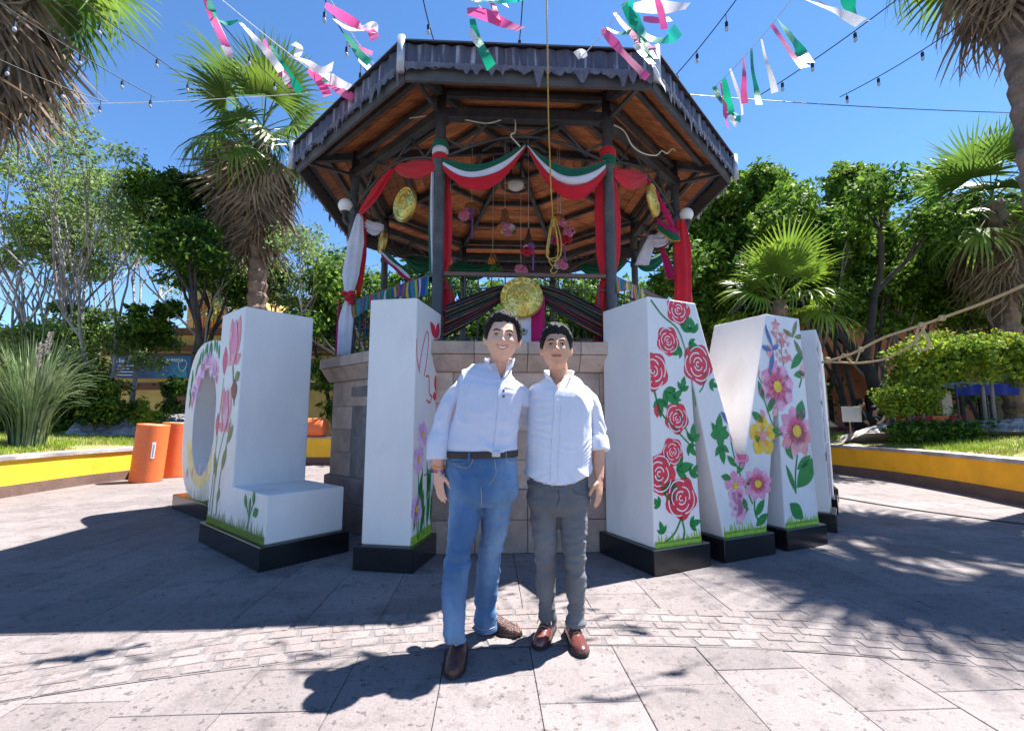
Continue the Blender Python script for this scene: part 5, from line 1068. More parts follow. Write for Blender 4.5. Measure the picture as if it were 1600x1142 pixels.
for i, (x, w_) in enumerate(((-.8,.35),(-.35,.4),(.15,.45),(.62,.3))): c2 = Vector((c.x+x, c.y, 1.121)); lab_ = ['narrow orange crate at the end of the low table beyond the hedge','dark red crate between two orange crates on the low table','widest orange crate on the low table beyond the hedge','small dark red crate at the end of the low table'][i]; o = MB().loft([[(-w_/2,-.2,0),(w_/2,-.2,0),(w_/2,.2,0),(-w_/2,.2,0)],[(-w_/2-.03,-.23,.2),(w_/2+.03,-.23,.2),(w_/2+.03,.23,.2),(-w_/2-.03,.23,.2)]]).build('plastic_crate', m_or if i % 2 == 0 else m_rd, loc=c2); tag(o, lab_, 'crate', 'crates on the low table')
# wire on the ground
mb = MB(); mb.tube(smooth_pts([(4.9,7.4,.022),(5.1,6.6,.022),(5.4,5.9,.022),(5.9,5.2,.022),(6.6,4.6,.022)],6), .009, 6); tag(mb.build('ground_cable', m_ink, smooth=True), 'thin black cable lying on the paving past the letters', 'cable')
# ================================================================= BUNTING AND STRING LIGHTS
b_pink = cloth('pink_plastic', (.80,.12,.36), .45, .4); b_grn = cloth('green_plastic', (.01,.34,.20), .45, .4); b_wht = cloth('white_plastic', (.80,.78,.80), .4, .4); b_tur = cloth('turquoise_plastic', (.03,.50,.42), .5, .4)
BC = {'p': b_pink, 'g': b_grn, 'w': b_wht, 't': b_tur}
m_cord = mat('white_cord', (.6,.6,.62), .7); m_wire = mat('black_wire', (.012,.012,.013), .5); m_bulb = mat('clear_bulb', (.36,.39,.44), .08, .05, spec=.7)
def ribbon(parent, org, P, w, Y, m, tw=1.0):
    """streamer through pixel-traced points, hung at depth Y, twisting along its length"""
    C = smooth_pts([px(x, y, Y + dy) for x, y, dy in P], 5); n = len(C); mb = MB(); vs = []; ph = random.uniform(-.4,.4)
    for i, p in enumerate(C):
        d = (C[min(i+1,n-1)] - C[max(i-1,0)]).normalized(); s_ = d.cross(Vector((0,1,0))); s_.normalize(); a = ph*.7 + tw*math.sin(i*.22+ph*5)*.45; s_ = s_*math.cos(a) + Vector((0,1,0))*math.sin(a); ww = w*(.5 + .5*min(1, i/(n*.3))); vs += [p - s_*ww/2, p + s_*ww/2]
    mb.add(vs, [(2*i,2*i+1,2*i+3,2*i+2) for i in range(n-1)]); return mb.build('streamer', m, parent, smooth=True, org=org)
def bunting(label, A, B, Y0, Y1, strips, sg=.05):
    a, b = px(*A, Y0), px(*B, Y1); t = thing('bunting', label, 'bunting', b, group='plastic bunting lines'); MB().tube(sag(a, b, sg), .004, 5).build('cord', m_cord, t, org=b)
    for c, w, P in strips:
        f = max(0, min(1, (P[0][0]-A[0])/(B[0]-A[0]+1e-6))); Y = Y0 + (Y1-Y0)*f; ribbon(t, b, [(p[0], p[1], (p[2] if len(p) > 2 else random.uniform(-.05,.05)*i)) for i, p in enumerate(P)], w, Y, BC[c])
bunting('bunting line of pink white and green streamers across the shaggy palm', (300,-40), (575,172), 3.6, 4.6, [('w',.07,[(322,-6),(332,25),(345,55),(358,85)]),('p',.06,[(320,0),(333,30),(350,65),(360,86)]),('g',.06,[(325,0),(332,18),(336,30)]),('g',.05,[(372,32),(355,37),(338,31)]),('w',.07,[(376,36),(400,62),(420,85),(435,105),(450,130)]),('p',.07,[(412,62),(425,90),(445,120),(462,140)]),('g',.08,[(422,72),(435,95),(452,120),(470,144)]),('w',.09,[(452,88),(480,97),(500,110),(520,104)]),('w',.07,[(462,90),(468,75),(458,68)]),('p',.09,[(482,110),(498,125),(510,145),(512,150)]),('w',.12,[(497,118),(520,125),(545,138),(548,136)]),('p',.10,[(500,122),(525,138),(548,150),(556,142)]),('g',.05,[(488,112),(500,120),(512,130)])])
bunting('bunting line with a long pink streamer ending at the roof edge', (500,-30), (592,110), 3.8, 4.3, [('p',.09,[(508,8),(530,22),(560,40),(580,50),(586,62)]),('w',.08,[(522,30),(545,45),(570,45),(584,40),(583,52)]),('g',.08,[(538,52),(552,70),(565,88),(578,98)]),('p',.08,[(545,70),(562,76),(582,84)]),('w',.06,[(560,92),(575,105),(584,116)]),('g',.05,[(575,86),(572,98)])])
bunting('bunting line hanging over the front of the roof by the yellow rope', (700,-60), (760,20), 3.3, 3.4, [('w',.09,[(728,-5),(745,2),(770,-2),(790,5)]),('p',.09,[(730,18),(760,24),(790,38),(814,46)]),('p',.06,[(765,-5),(775,20),(782,38)]),('g',.09,[(738,30),(745,60),(758,85),(768,106)]),('w',.06,[(735,45),(742,62),(748,76)]),('t',.06,[(735,-5),(770,3),(800,0),(818,-6)])])
bunting('bunting line with a tangle of pink and green streamers at the roof corner', (1000,-30), (905,92), 3.2, 3.5, [('t',.10,[(985,0),(1000,45),(1020,62),(1045,60),(1060,46)]),('p',.10,[(960,20),(975,40),(1000,65),(1016,80)]),('p',.09,[(942,46),(962,70),(985,95),(1012,122)]),('g',.07,[(948,44),(965,52),(985,50)]),('g',.09,[(975,5),(990,35),(1005,65),(1020,92)]),('w',.10,[(990,12),(1020,10),(1050,12),(1075,10)]),('p',.07,[(1005,30),(1030,32),(1048,30)]),('p',.05,[(1025,-5),(1033,20),(1038,46)]),('w',.08,[(992,70),(1005,85),(1020,100)]),('w',.06,[(1018,95),(1028,118),(1040,140)]),('w',.07,[(915,90),(908,84),(900,88)]),('g',.06,[(1000,60),(1012,80),(1020,90)])])
bunting('bunting line of separate pink green and white streamers against open sky', (1245,-12), (1112,140), 3.4, 4.3, [('g',.11,[(1213,28),(1232,52),(1250,80),(1262,98)]),('p',.09,[(1205,38),(1222,62),(1240,88),(1258,106)]),('w',.06,[(1190,62),(1196,90),(1205,120),(1211,145)]),('g',.06,[(1174,76),(1176,110),(1182,140),(1186,164)]),('p',.06,[(1161,88),(1163,115),(1162,140),(1164,162)]),('w',.03,[(1141,108),(1150,135),(1158,160),(1160,180)]),('g',.07,[(1131,122),(1136,150),(1142,175),(1146,192)]),('p',.07,[(1127,130),(1132,155),(1134,180),(1136,198)]),('g',.06,[(1116,135),(1122,150),(1130,162)]),('w',.05,[(1140,180),(1147,190),(1150,198)]),('t',.06,[(1146,176),(1155,182),(1152,190)])])
bunting('bunting line with one long white streamer near the right palm', (1240,-25), (1360,34), 3.0, 3.4, [('w',.09,[(1248,-4),(1280,8),(1315,22),(1345,36)]),('g',.10,[(1318,-10),(1330,12),(1342,34)])])
def lights(label, A, B, Y0, Y1, bulbs, sg=.04):
    a, b = px(*A, Y0), px(*B, Y1); t = thing('string_lights', label, 'string lights', b, group='bulb strings over the plaza'); MB().tube(sag(a, b, sg), .006, 5).build('cable', m_wire, t, org=b)
    for x, y in bulbs:
        f = (x-A[0])/(B[0]-A[0]) if abs(B[0]-A[0]) > abs(B[1]-A[1])*.3 else (y-A[1])/(B[1]-A[1]); f = max(0, min(1, f)); p = a.lerp(b, f) - VZ*(4*sg*f*(1-f)); bz = px(x, y, Y0 + (Y1-Y0)*f); L = max(.03, p.z - bz.z - .05)
        so_ = MB(); so_.tube([p, p - VZ*L], .004, 5); so_.tube([p - VZ*L, p - VZ*(L+.05)], .017, 8); bu = so_.build('socket', m_wire, t, org=b); q = p - VZ*(L+.05)
        MB().lathe([(.010,0),(.017,-.016),(.020,-.034),(.014,-.052),(.003,-.06)], q, 10).build('bulb', m_bulb, bu, smooth=True, org=b)
lights('bulb string running from the hanging bunting up over the roof corner', (1165,-20), (1040,135), 4.2, 5.2, [(1138,42),(1094,92),(1061,127)])
lights('bulb string crossing open sky with four clear bulbs', (1440,-30), (1186,150), 4.2, 5.4, [(1348,50),(1281,98),(1229,132)])
lights('bulb string running towards the palm beside the right planter wall', (1500,40), (1312,152), 4.8, 6.0, [(1448,86),(1380,128),(1325,156)])
lights('bulb string crossing the dead fronds of the left tall palm', (-20,-8), (242,152), 4.2, 6.2, [(14,42),(104,95),(176,133),(234,163)])
lights('bulb string running down past the left tall palm leaves', (115,-10), (335,152), 4.4, 6.4, [(148,48),(228,98),(282,138)])
lights('bulb string low across the dead fronds on the left', (-20,84), (168,160), 5.0, 6.4, [(8,112),(90,148),(155,172)])
lights('bulb string in front of the shaggy palm crown', (330,18), (455,150), 4.4, 6.0, [(382,92),(424,130)])
lights('bulb string reaching down to the left roof edge', (503,-10), (585,130), 4.0, 4.7, [(508,28),(540,82),(562,122)])
lights('short bulb string above the left half of the roof', (658,-15), (680,70), 4.0, 4.6, [(664,28)])
lights('short bulb string ending over the middle of the roof', (818,-25), (812,60), 3.6, 4.2, [(816,68)])
t = MB(); t.tube(sag(px(1050,146,6.0), px(1640,178,7.0), .05), .006, 5); tag(t.build('overhead_wire', m_wire), 'thin overhead wire stretched below the bulb strings on the right', 'wire')
t = MB(); t.tube(sag(px(120,163,6.5), px(480,146,6.6), .03), .005, 5); tag(t.build('overhead_wire', m_cord), 'thin pale overhead wire crossing the shaggy palm', 'wire')
# ================================================================= PEOPLE
from mathutils.bvhtree import BVHTree
def skinm(name, c, c2): 
    m = mat(name, c, .5, .08, 14, .08, 120, spec=.4, col2=c2, mixlo=.45, mixhi=.7); b = m.node_tree.nodes['Principled BSDF']; b.inputs['Subsurface Weight'].default_value = .12; b.inputs['Subsurface Radius'].default_value = (.012,.004,.002); return m
m_skin1 = skinm('light_skin', (.71,.41,.285), (.73,.38,.275)); m_skin2 = skinm('tan_skin', (.60,.33,.215), (.62,.31,.21))
m_hair1 = mat('dark_brown_hair', (.018,.012,.009), .5, .4, 60, .8, 160, spec=.25, stretch=(1,.4,1)); m_hair2 = mat('black_hair', (.010,.009,.010), .45, .4, 60, .8, 160, spec=.35, stretch=(1,.4,1))
m_shirt1 = mat('pale_blue_shirt', (.64,.65,.76), .8, .05, 7, .25, 220, spec=.2, sheen=.2); m_shirt2 = mat('white_blue_shirt', (.70,.705,.78), .8, .05, 7, .2, 220, spec=.2, sheen=.2)
m_jean = mat('blue_denim', (.07,.15,.30), .85, .22, 3.2, .35, 260, spec=.2, col2=(.24,.36,.52), mixlo=.42, mixhi=.66, stretch=(1.6,1.6,.8)); m_jeang = mat('grey_denim', (.14,.145,.155), .85, .2, 4, .35, 260, spec=.2, col2=(.22,.225,.24), mixlo=.45, mixhi=.66)
m_boot = mat('brown_boot', (.10,.035,.025), .32, .4, 60, .5, 120, spec=.5, col2=(.05,.02,.016)); m_ox = mat('oxblood_leather', (.14,.04,.035), .22, .2, 18, .1, 60, spec=.6, coat=.4); m_sole = mat('dark_sole', (.02,.015,.013), .6); m_belt = mat('belt_leather', (.035,.02,.016), .4, .2, 20)
m_eye = mat('eye_white', (.50,.46,.44), .2, .03); m_iris = mat('iris', (.03,.017,.01), .15); m_lip = mat('lip', (.50,.17,.15), .45, .1, 20); m_lip2 = mat('lip_dark', (.36,.13,.11), .45, .1, 20); m_teeth = mat('teeth', (.80,.77,.72), .25, .03); m_stitch = mat('tan_stitch', (.42,.33,.22), .8)
def fuse(mb, voxel, it=5, fac=.5):
    """one continuous surface from overlapping closed volumes"""
    o = mb.build('tmp', m_ink); md = o.modifiers.new('r', 'REMESH'); md.mode = 'VOXEL'; md.voxel_size = voxel; md.use_smooth_shade = True
    sm = o.modifiers.new('s', 'SMOOTH'); sm.iterations = it; sm.factor = fac; bpy.context.view_layer.update()
    me = bpy.data.meshes.new_from_object(o.evaluated_get(bpy.context.evaluated_depsgraph_get())); bpy.data.objects.remove(o); me.materials.clear(); return me
def etube(mb, pts, rx, ry=None, k=3, n=20, ex=2.0, side=(1,0,0)):
    """closed tube of elliptical section through smoothed points"""
    ry = ry or rx; m = len(pts); C = smooth_pts(pts, k); N = len(C); rings = []
    for i, p in enumerate(C):
        q = i/(N-1)*(m-1); a = min(int(q), m-2); f = q-a; f = f*f*(3-2*f); X = rx[a]+(rx[a+1]-rx[a])*f; Y = ry[a]+(ry[a+1]-ry[a])*f
        t = (C[min(i+1,N-1)]-C[max(i-1,0)]).normalized(); ux = Vector(side); ux = (ux - t*ux.dot(t)).normalized(); uy = t.cross(ux); ring = []
        for j in range(n):
            w = 2*math.pi*j/n; c_, s_ = math.cos(w), math.sin(w); ring.append(p + ux*(X*math.copysign(abs(c_)**(2/ex), c_)) + uy*(Y*math.copysign(abs(s_)**(2/ex), s_)))
        rings.append(ring)
    mb.loft(rings); return mb
def wrinkle(me, amp, sx, sy, sz, seed, mask=None):
    n = len(me.vertices); co = np.empty(n*3); me.vertices.foreach_get('co', co); co = co.reshape(-1,3); nr = np.empty(n*3); me.vertices.foreach_get('normal', nr); nr = nr.reshape(-1,3); out = co.copy()
    for i in range(n):
        p = co[i]; w = mask(p) if mask else 1.
        if w <= 0: continue
        v = Vector((p[0]*sx+seed, p[1]*sy, p[2]*sz)); h = mnoise.noise(v) + .6*(abs(mnoise.noise(v*1.9)) - .3); out[i] += nr[i]*amp*w*h
    me.vertices.foreach_set('co', out.reshape(-1)); me.update()
def folds(me, k, seed, sc=34):
    """cloth folds: narrow ridges running across the cloth, bent by noise"""
    n = len(me.vertices); co = np.empty(n*3); me.vertices.foreach_get('co', co); co = co.reshape(-1,3); nr = np.empty(n*3); me.vertices.foreach_get('normal', nr); nr = nr.reshape(-1,3); out = co.copy()
    for i in range(n):
        p = co[i]; v = Vector((p[0]*3+seed, p[1]*3, p[2]*3)); d = mnoise.noise(v); d2 = mnoise.noise(v + Vector((7,3,1))); w = (p[2] + .55*p[0]*(1 if d2 > 0 else -1)*abs(d2)*2.2 + .16*d)*sc*2
        r = 1 - abs(((w/math.pi) % 2) - 1); amp = max(0, mnoise.noise(Vector((p[0]*5+seed*3, p[1]*5, p[2]*6))) + .15); out[i] += nr[i]*k*(.012*amp*(r*r - .35) + .004*d)
    me.vertices.foreach_set('co', out.reshape(-1)); me.update()
def head_shape(x, y, z, smile=0, jaw=1.0):
    """unit direction -> point of the head; +y is the face"""
    X, Y, Z = .078, .095, .119; px_, py_, pz_ = x*X, y*Y, z*Z
    if z < 0: q = (-z)**1.4; px_ *= 1 - .15*q*jaw; py_ *= (1 - .42*q) if y < 0 else (1 - .05*q)
    if z > .3: px_ *= 1 + .03*(z-.3)
    if y > 0:
        g = lambda cx, cz, sx, sz: math.exp(-((abs(px_)-cx)/sx)**2 - ((pz_-cz)/sz)**2); f = 0; w = min(1, y*2.2)
        py_ = py_*(1 - .06*(1-abs(x))*0) 
        f -= .009*g(.031,.006,.017,.013); f += .005*g(.028,.027,.024,.007); f += .013*g(0,.004,.008,.022); f += .024*g(0,-.024,.012,.012); f += .006*g(.013,-.028,.007,.008)
        f += .005*g(.042,-.022,.018,.018)*(1+smile); f += .006*g(0,-.058,.024,.008); f -= .003*g(0,-.070,.02,.006); f += .009*g(0,-.098,.022,.016); f -= .004*g(0,-.042,.006,.008)
        py_ += f*w
    return Vector((px_, py_, pz_))
def head_mb(mb, M, smile=0, jaw=1.0, nu=56, nv=46):
    rings = []
    for i in range(1, nv):
        th = math.pi*i/nv; rings.append([M @ head_shape(math.sin(th)*math.cos(2*math.pi*j/nu), math.sin(th)*math.sin(2*math.pi*j/nu), -math.cos(th), smile, jaw) for j in range(nu)])
    mb.loft(rings)
    for s_ in (-1, 1):       # ears
        c = M @ Vector((s_*.077, -.012, -.008)); ax = (M.to_3x3() @ Vector((s_*.35, -.6, .1))).normalized()
        rings = []
        for i in range(1, 8):
            th = math.pi*i/8; rings.append([M @ (Vector((s_*.076, -.010, -.006)) + Vector((s_*(.004+.010*math.sin(th)*math.sin(w)+.008*math.cos(w)*math.sin(th)*-1), .019*math.sin(th)*math.cos(w), -.034*math.cos(th)))) for w in [2*math.pi*j/10 for j in range(10)]])
        mb.loft(rings)
def hair(parent, org, M, m, front, side_z, back_z, thick, seed, quiff=0.0, part=0):
    """cap of hair following the skull; front = hairline height above the face"""
    nu, nv = 90, 60; mb = MB(); idx = {}
    def line(ph):   # lowest z (unit) that still has hair, by azimuth; ph=90deg is the face
        f = math.sin(ph); s_ = abs(math.cos(ph))
        if f > .0: a = front - .10*s_**3; b = side_z; w = min(1, max(0, (s_-.72)/.2)); return a*(1-w) + b*w
        w = min(1, -f*1.6); return side_z*(1-w) + back_z*w
    for i in range(nv+1):
        th = math.pi*.999*(1-i/nv) ; z = -math.cos(th)
        for j in range(nu):
            ph = 2*math.pi*j/nu; lz = line(ph) + .05*mnoise.noise(Vector((math.cos(ph)*4, math.sin(ph)*4, seed))); d = z - lz
            e = min(1, max(0, d/.16)); p = head_shape(math.sin(th)*math.cos(ph), math.sin(th)*math.sin(ph), z); nrm = Vector((p.x/.074, p.y/.094, p.z/.119)).normalized()
            tk = thick*(e**.6)*(1 + .35*mnoise.noise(Vector((p.x*60+seed, p.y*18, p.z*40)))) + (.012*e*max(0, z) * (1+mnoise.noise(Vector((p.x*45+seed, p.y*20, 1)))))
            if quiff and p.y > .0 and z > .25: tk += quiff*e*max(0, p.y/.094)*(1 + .5*mnoise.noise(Vector((p.x*70, seed, p.z*20))))
            if d < -.05: tk = -.004
            idx[i, j] = len(mb.v); mb.v.append(tuple(M @ (p + nrm*tk)))
    for i in range(nv):
        for j in range(nu):
            ph = 2*math.pi*(j+.5)/nu; th = math.pi*.999*(1-(i+.5)/nv)
            if -math.cos(th) > line(ph) - .06: mb.f.append((idx[i,j], idx[i,(j+1)%nu], idx[i+1,(j+1)%nu], idx[i+1,j])); mb.mi.append(0)
    o = mb.build('hair', m, parent, smooth=True, org=org); st = MB(); rg = random.Random(int(seed*7)); n = 0
    while n < 900:
        ph = rg.uniform(0, 2*math.pi); z = rg.uniform(-.2, 1)
        if z < line(ph) + .02: continue
        th = math.acos(-z); p = head_shape(math.sin(th)*math.cos(ph), math.sin(th)*math.sin(ph), z); nr = Vector((p.x/.078, p.y/.095, p.z/.119)).normalized(); e = min(1, (z-line(ph))/.25)
        d = (Vector((rg.gauss(.25,.3), rg.gauss(-.5,.35), rg.gauss(.1,.3))) if z > .45 else Vector((0, rg.gauss(-.4,.2), -1))); d = (d - nr*d.dot(nr)*.75).normalized(); L = rg.uniform(.018,.04)*(.4+.6*e); s_ = d.cross(nr).normalized()*rg.uniform(.0010,.0018)
        q = p + nr*(thick*.75*e + (quiff*.8*e*max(0, p.y/.095) if z > .25 else 0)); a = q + d*L*.5 + nr*.006*e; b = q + d*L + nr*.004*e; st.add([M @ v for v in (q - s_, q + s_, a + s_*.8, a - s_*.8, b)], [(0,1,2,3),(3,2,4)]); n += 1
    st.build('hair_strands', m, o, org=org, kind='stuff'); return o
def face_parts(t, org, M, skin_bvh, lipm, smile, browm, brow_th=.0042):
    Mr = M.to_3x3(); fwd = (Mr @ Vector((0,1,0))).normalized()
    def on(x, z, lift):
        o = M @ Vector((x, .16, z)); h = skin_bvh.ray_cast(o, -fwd); return (h[0] if h[0] is not None else M @ Vector((x, .09, z))) + fwd*lift
    for s_ in (-1, 1):
        c = on(s_*.031, .006, -.0035); e = MB(); e.sphere((0,0,0), .0118, 12, 8, (1.0,.5,.34)); eo = MB(); eo.add([M.to_3x3() @ Vector(v) + c for v in e.v], e.f); ey = eo.build('eye', m_eye, t, smooth=True, org=org)
        e = MB(); e.sphere((0,0,0), .0056, 10, 8, (1,.6,.72)); eo = MB(); eo.add([Mr @ Vector(v) + c + fwd*.0042 for v in e.v], e.f); eo.build('iris', m_iris, ey, smooth=True, org=org)
        P = [on(s_*x, z, .0015) for x, z in ((.013,.0245),(.023,.029),(.035,.030),(.047,.023))]; MB().tube(smooth_pts(P,4), [brow_th*.6]+[brow_th*q for q in (.75,.9,1,1,1,1,1,.95,.9,.8)]+[brow_th*.35]*2, 6).build('eyebrow', browm, t, smooth=True, org=org)
        P = [on(s_*x, z, .0006) for x, z in ((.0185,.0075),(.025,.0125),(.034,.0125),(.0435,.0075))]; MB().tube(smooth_pts(P,3), .0019, 5).build('eyelid', browm, t, smooth=True, org=org)
    up = .009*smile
    if smile:
        mb = MB(); top = [on(x, -.051 + up*(abs(x)/.026)**2, .0012) for x in [-.022+.0055*i for i in range(9)]]; bot = [on(x, -.060 + (up+.006)*(abs(x)/.026)**2, .0012) for x in [-.022+.0055*i for i in range(9)]]
        mb.add(top + bot, [(i, i+1, i+10, i+9) for i in range(8)]); mb.build('teeth', m_teeth, t, org=org)
    P = [on(x, -.049 + up*(abs(x)/.026)**2 - (0 if smile else .004), .0005) for x in [-.027+.009*i for i in range(7)]]; MB().tube(smooth_pts(P,3), [.0012]+[.0026]*17+[.0012], 6).build('upper_lip', lipm, t, smooth=True, org=org)
    P = [on(x, -.0625 + (up+.009)*(abs(x)/.026)**2*(1 if smile else .3) + (0 if smile else .003), .0005) for x in [-.025+.00833*i for i in range(7)]]; MB().tube(smooth_pts(P,3), [.0012]+[.0034]*17+[.0012], 6).build('lower_lip', lipm, t, smooth=True, org=org)
def hand_mb(mb, wrist, down, palmn, side, s=1.0, curl=.5):
    """wrist point, direction of the fingers, palm normal, side = +1 when the thumb is on the +cross side"""
    d = Vector(down).normalized(); n_ = Vector(palmn); n_ = (n_ - d*n_.dot(d)).normalized(); a = d.cross(n_)*side
    etube(mb, [wrist - d*.02, wrist + d*.02, wrist + d*.055*s, wrist + d*.09*s], [.024*s,.032*s,.040*s,.036*s], [.019*s,.018*s,.016*s,.012*s], side=a)
    for k, (off, L, r) in enumerate(((.030,.070,.0082),(.010,.080,.0088),(-.010,.074,.0085),(-.029,.058,.0074))):
        b = wrist + d*(.085 - abs(off)*.15)*s + a*off*s; pts = [b - d*.02*s]; q = b.copy(); dd = d.copy()
        for seg, f in enumerate((.45,.30,.25)):
            dd = (dd + n_*curl*(.22 + .25*seg)).normalized(); pts.append(q.copy()) if seg == 0 else None; q = q + dd*L*f*s; pts.append(q.copy())
        etube(mb, pts, [r*1.05*s, r*1.05*s, r*s, r*.95*s, r*.72*s], k=2, n=8, side=a)
    b = wrist + d*.022*s + a*.028*s; etube(mb, [b, b + (d*.55 + a*.6 + n_*.25).normalized()*.03*s, b + (d*.8 + a*.45 + n_*.4).normalized()*.062*s, b + (d*.95 + a*.32 + n_*.45).normalized()*.085*s], [.014*s,.0125*s,.0105*s,.007*s], k=2, n=8, side=n_)
def finish(me, name, m, parent, org):
    for q in (m if isinstance(m, (list, tuple)) else [m]): me.materials.append(q)
    me.transform(Matrix.Translation(-Vector(org))); me.polygons.foreach_set('use_smooth', [True]*len(me.polygons)); return meshobj(name, me, parent)
def cut(me, test):
    bm = bmesh.new(); bm.from_mesh(me); bmesh.ops.delete(bm, geom=[f for f in bm.faces if test(f.calc_center_median())], context='FACES'); bm.to_mesh(me); bm.free(); me.update()
def bvh_of(me): 
    bm = bmesh.new(); bm.from_mesh(me); b = BVHTree.FromBMesh(bm); bm.free(); return b
def fronty(b, x, z, dflt): h = b.ray_cast(Vector((x, 0.5, z)), Vector((0,1,0))); return h[0].y if h[0] is not None else dflt
def shoe(parent, org, heel, toe, m, laces=False, L=.285, snout=1.0):
    heel, toe = Vector(heel), Vector(toe); d = (toe-heel); d.z = 0; d.normalize(); a = Vector((-d.y, d.x, 0)); G = .0125
    prof = [(0,.028,.060,.0),(.02,.033,.088,.0),(.06,.036,.110,0),(.10,.038,.105,0),(.14,.041,.082,0),(.18,.045,.064,0),(.22,.045,.054,0),(.25,.039,.047,0),(.272,.027,.040,0),(.285,.012,.030,0)]
    rings = []
    for x, w, h, _ in prof:
        x *= L/.285; c = heel + d*x; ring = []
        for j in range(16):
            q = 2*math.pi*j/16; s_ = math.sin(q); ring.append(Vector((c.x, c.y, G+.018)) + a*(w*snout*math.copysign(abs(math.cos(q))**.8, math.cos(q))) + VZ*(max(0, s_)**.85*(h-.012) if s_ > 0 else s_*.006))
        rings.append(ring)
    up = MB().loft(rings).build('shoe', m, parent, smooth=True, org=org, bevel=0); md = up.modifiers.new('sub', 'SUBSURF'); md.levels = 1; md.render_levels = 1
    out = [(x*L/.285, w*1.08*snout) for x, w, h, _ in prof]; P = [heel + d*x + a*w for x, w in out] + [heel + d*x - a*w for x, w in reversed(out)]
    MB().loft([[Vector((p.x, p.y, G+.008)) for p in P], [Vector((p.x, p.y, G+.021)) for p in P]]).build('sole', m_sole, up, org=org)
    P = [heel + d*x + a*w for x, w in ((-.004,.026),(.02,.034),(.07,.036))] + [heel + d*x - a*w for x, w in ((.07,.036),(.02,.034),(-.004,.026))]; MB().loft([[Vector((p.x, p.y, G)) for p in P], [Vector((p.x, p.y, G+.012)) for p in P]]).build('heel', m_sole, up, org=org)
    if laces:
        for k in range(4):
            c = heel + d*(.125+.022*k)*L/.285; z = G + .098 - .0105*k; MB().tube([c + a*.022 + VZ*(z-.008), c + VZ*z, c - a*.022 + VZ*(z-.008)], .0025, 5).build('lace', m_stitch, up, smooth=True, org=org)
        c = heel + d*.115*L/.285
        for s_ in (-1, 1): MB().tube(smooth_pts([c + VZ*(G+.108), c + a*s_*.03 + d*.02 + VZ*(G+.10), c + a*s_*.04 + d*.035 + VZ*(G+.075)], 4), .0024, 5).build('lace', m_stitch, up, smooth=True, org=org)
    return up
def S_(Y): return Y*.993/711.1 + .0001        # metres per photo pixel at that depth
def P_(x, y, Y): return px(x, y, Y)
# ------------------------------------------------------------------ first man: blue jeans, tucked shirt, smiling
Y1 = 2.50; s1 = S_(Y1); org = Vector((-.18, 2.5, .0125)); t = thing('person', 'smiling man in pale blue shirt tucked into blue jeans, brown boots', 'person', org)
def sect(rows, Y, dep, ex=2.3): return [P_(x, y, Y + dy) for x, y, w, dy in rows], [w*S_(Y) for x, y, w, dy in rows]
hc = P_(785, 529, 2.45); HM = Matrix.Translation(hc) @ Matrix.Rotation(R(4), 4, 'Y') @ Matrix.Rotation(R(180+3), 4, 'Z') @ Matrix.Rotation(R(-2), 4, 'X') @ Matrix.Scale(1.09, 4) @ Matrix.Scale(1.06, 4, (1,0,0))
# body (skin)
mb = MB(); head_mb(mb, HM, 1.0); etube(mb, [P_(777,590,2.53), P_(779,570,2.52), P_(783,548,2.50)], [.072,.056,.050], [.066,.056,.052])
tor = [(752,715,49,0),(752,680,48,0),(757,645,48,.0),(763,614,48,.01),(767,600,38,.02),(774,586,22,.03)]; pts, rx = sect(tor, Y1, 0); etube(mb, pts, rx, [.11,.105,.11,.11,.085,.055], ex=2.3)
W1 = P_(684,738,2.44); etube(mb, [P_(730,616,2.51), P_(693,655,2.49), P_(686,700,2.47), W1], [.036,.040,.036,.026], [.036,.042,.036,.021]); hand_mb(mb, W1, P_(690,790,2.42)-W1, (.55,.5,0), 1, .98, .38)
E1 = P_(838,650,2.74); etube(mb, [P_(796,616,2.54), E1, P_(868,655,2.80)], [.036,.038,.034])
etube(mb, [P_(727,745,2.49), P_(717,868,2.43), P_(710,1000,2.40)], [.075,.048,.036]); etube(mb, [P_(777,745,2.52), P_(766,862,2.58), P_(759,985,2.66)], [.075,.046,.036])
me = fuse(mb, .0042, 3); b_skin = bvh_of(me); body = finish(me, 'body', m_skin1, t, org)
hair(t, org, HM, m_hair1, .64, -.10, -.35, .011, 3., .014); face_parts(t, org, HM, b_skin, m_lip, 1.0, m_hair1, .0046)
# shirt
mb = MB(); tor = [(753,706,53,0),(753,697,54.5,0),(755,680,52,0),(761,645,50,.0),(765,616,53,.01),(767,598,51,.02),(772,584,38,.03),(779,570,22,.035)]; pts, rx = sect(tor, Y1, 0); etube(mb, pts, rx, [.128,.130,.122,.128,.128,.108,.078,.066], ex=2.35, n=28)
SL1 = MB(); etube(SL1, [P_(738,604,2.52), P_(713,616,2.50), P_(694,655,2.49), P_(687,690,2.465)], [.054,.058,.053,.050], [.062,.062,.055,.050])
SL2 = MB(); etube(SL2, [P_(794,606,2.53), P_(814,622,2.58), E1, P_(862,652,2.80)], [.060,.062,.054,.05])
me = fuse(mb, .0065, 4); folds(me, 1.5, 2.); folds(me, .8, 7., 60)
wz = P_(752,707,2.5).z; vx, vz = P_(783,592,2.4).x, P_(783,592,2.4).z
cut(me, lambda c: (c.y < 2.56 and c.z > vz and abs(c.x - vx - (c.z-vz)*.05) < (c.z-vz)*.42) or c.z > P_(779,572,2.5).z + .012)
b_sh = bvh_of(me); sh = finish(me, 'shirt', m_shirt1, t, org)
for sl, sd in ((SL1, 3.), (SL2, 6.)): me = fuse(sl, .006, 4); folds(me, 2.4, sd, 40); finish(me, 'sleeve', m_shirt1, sh, org)
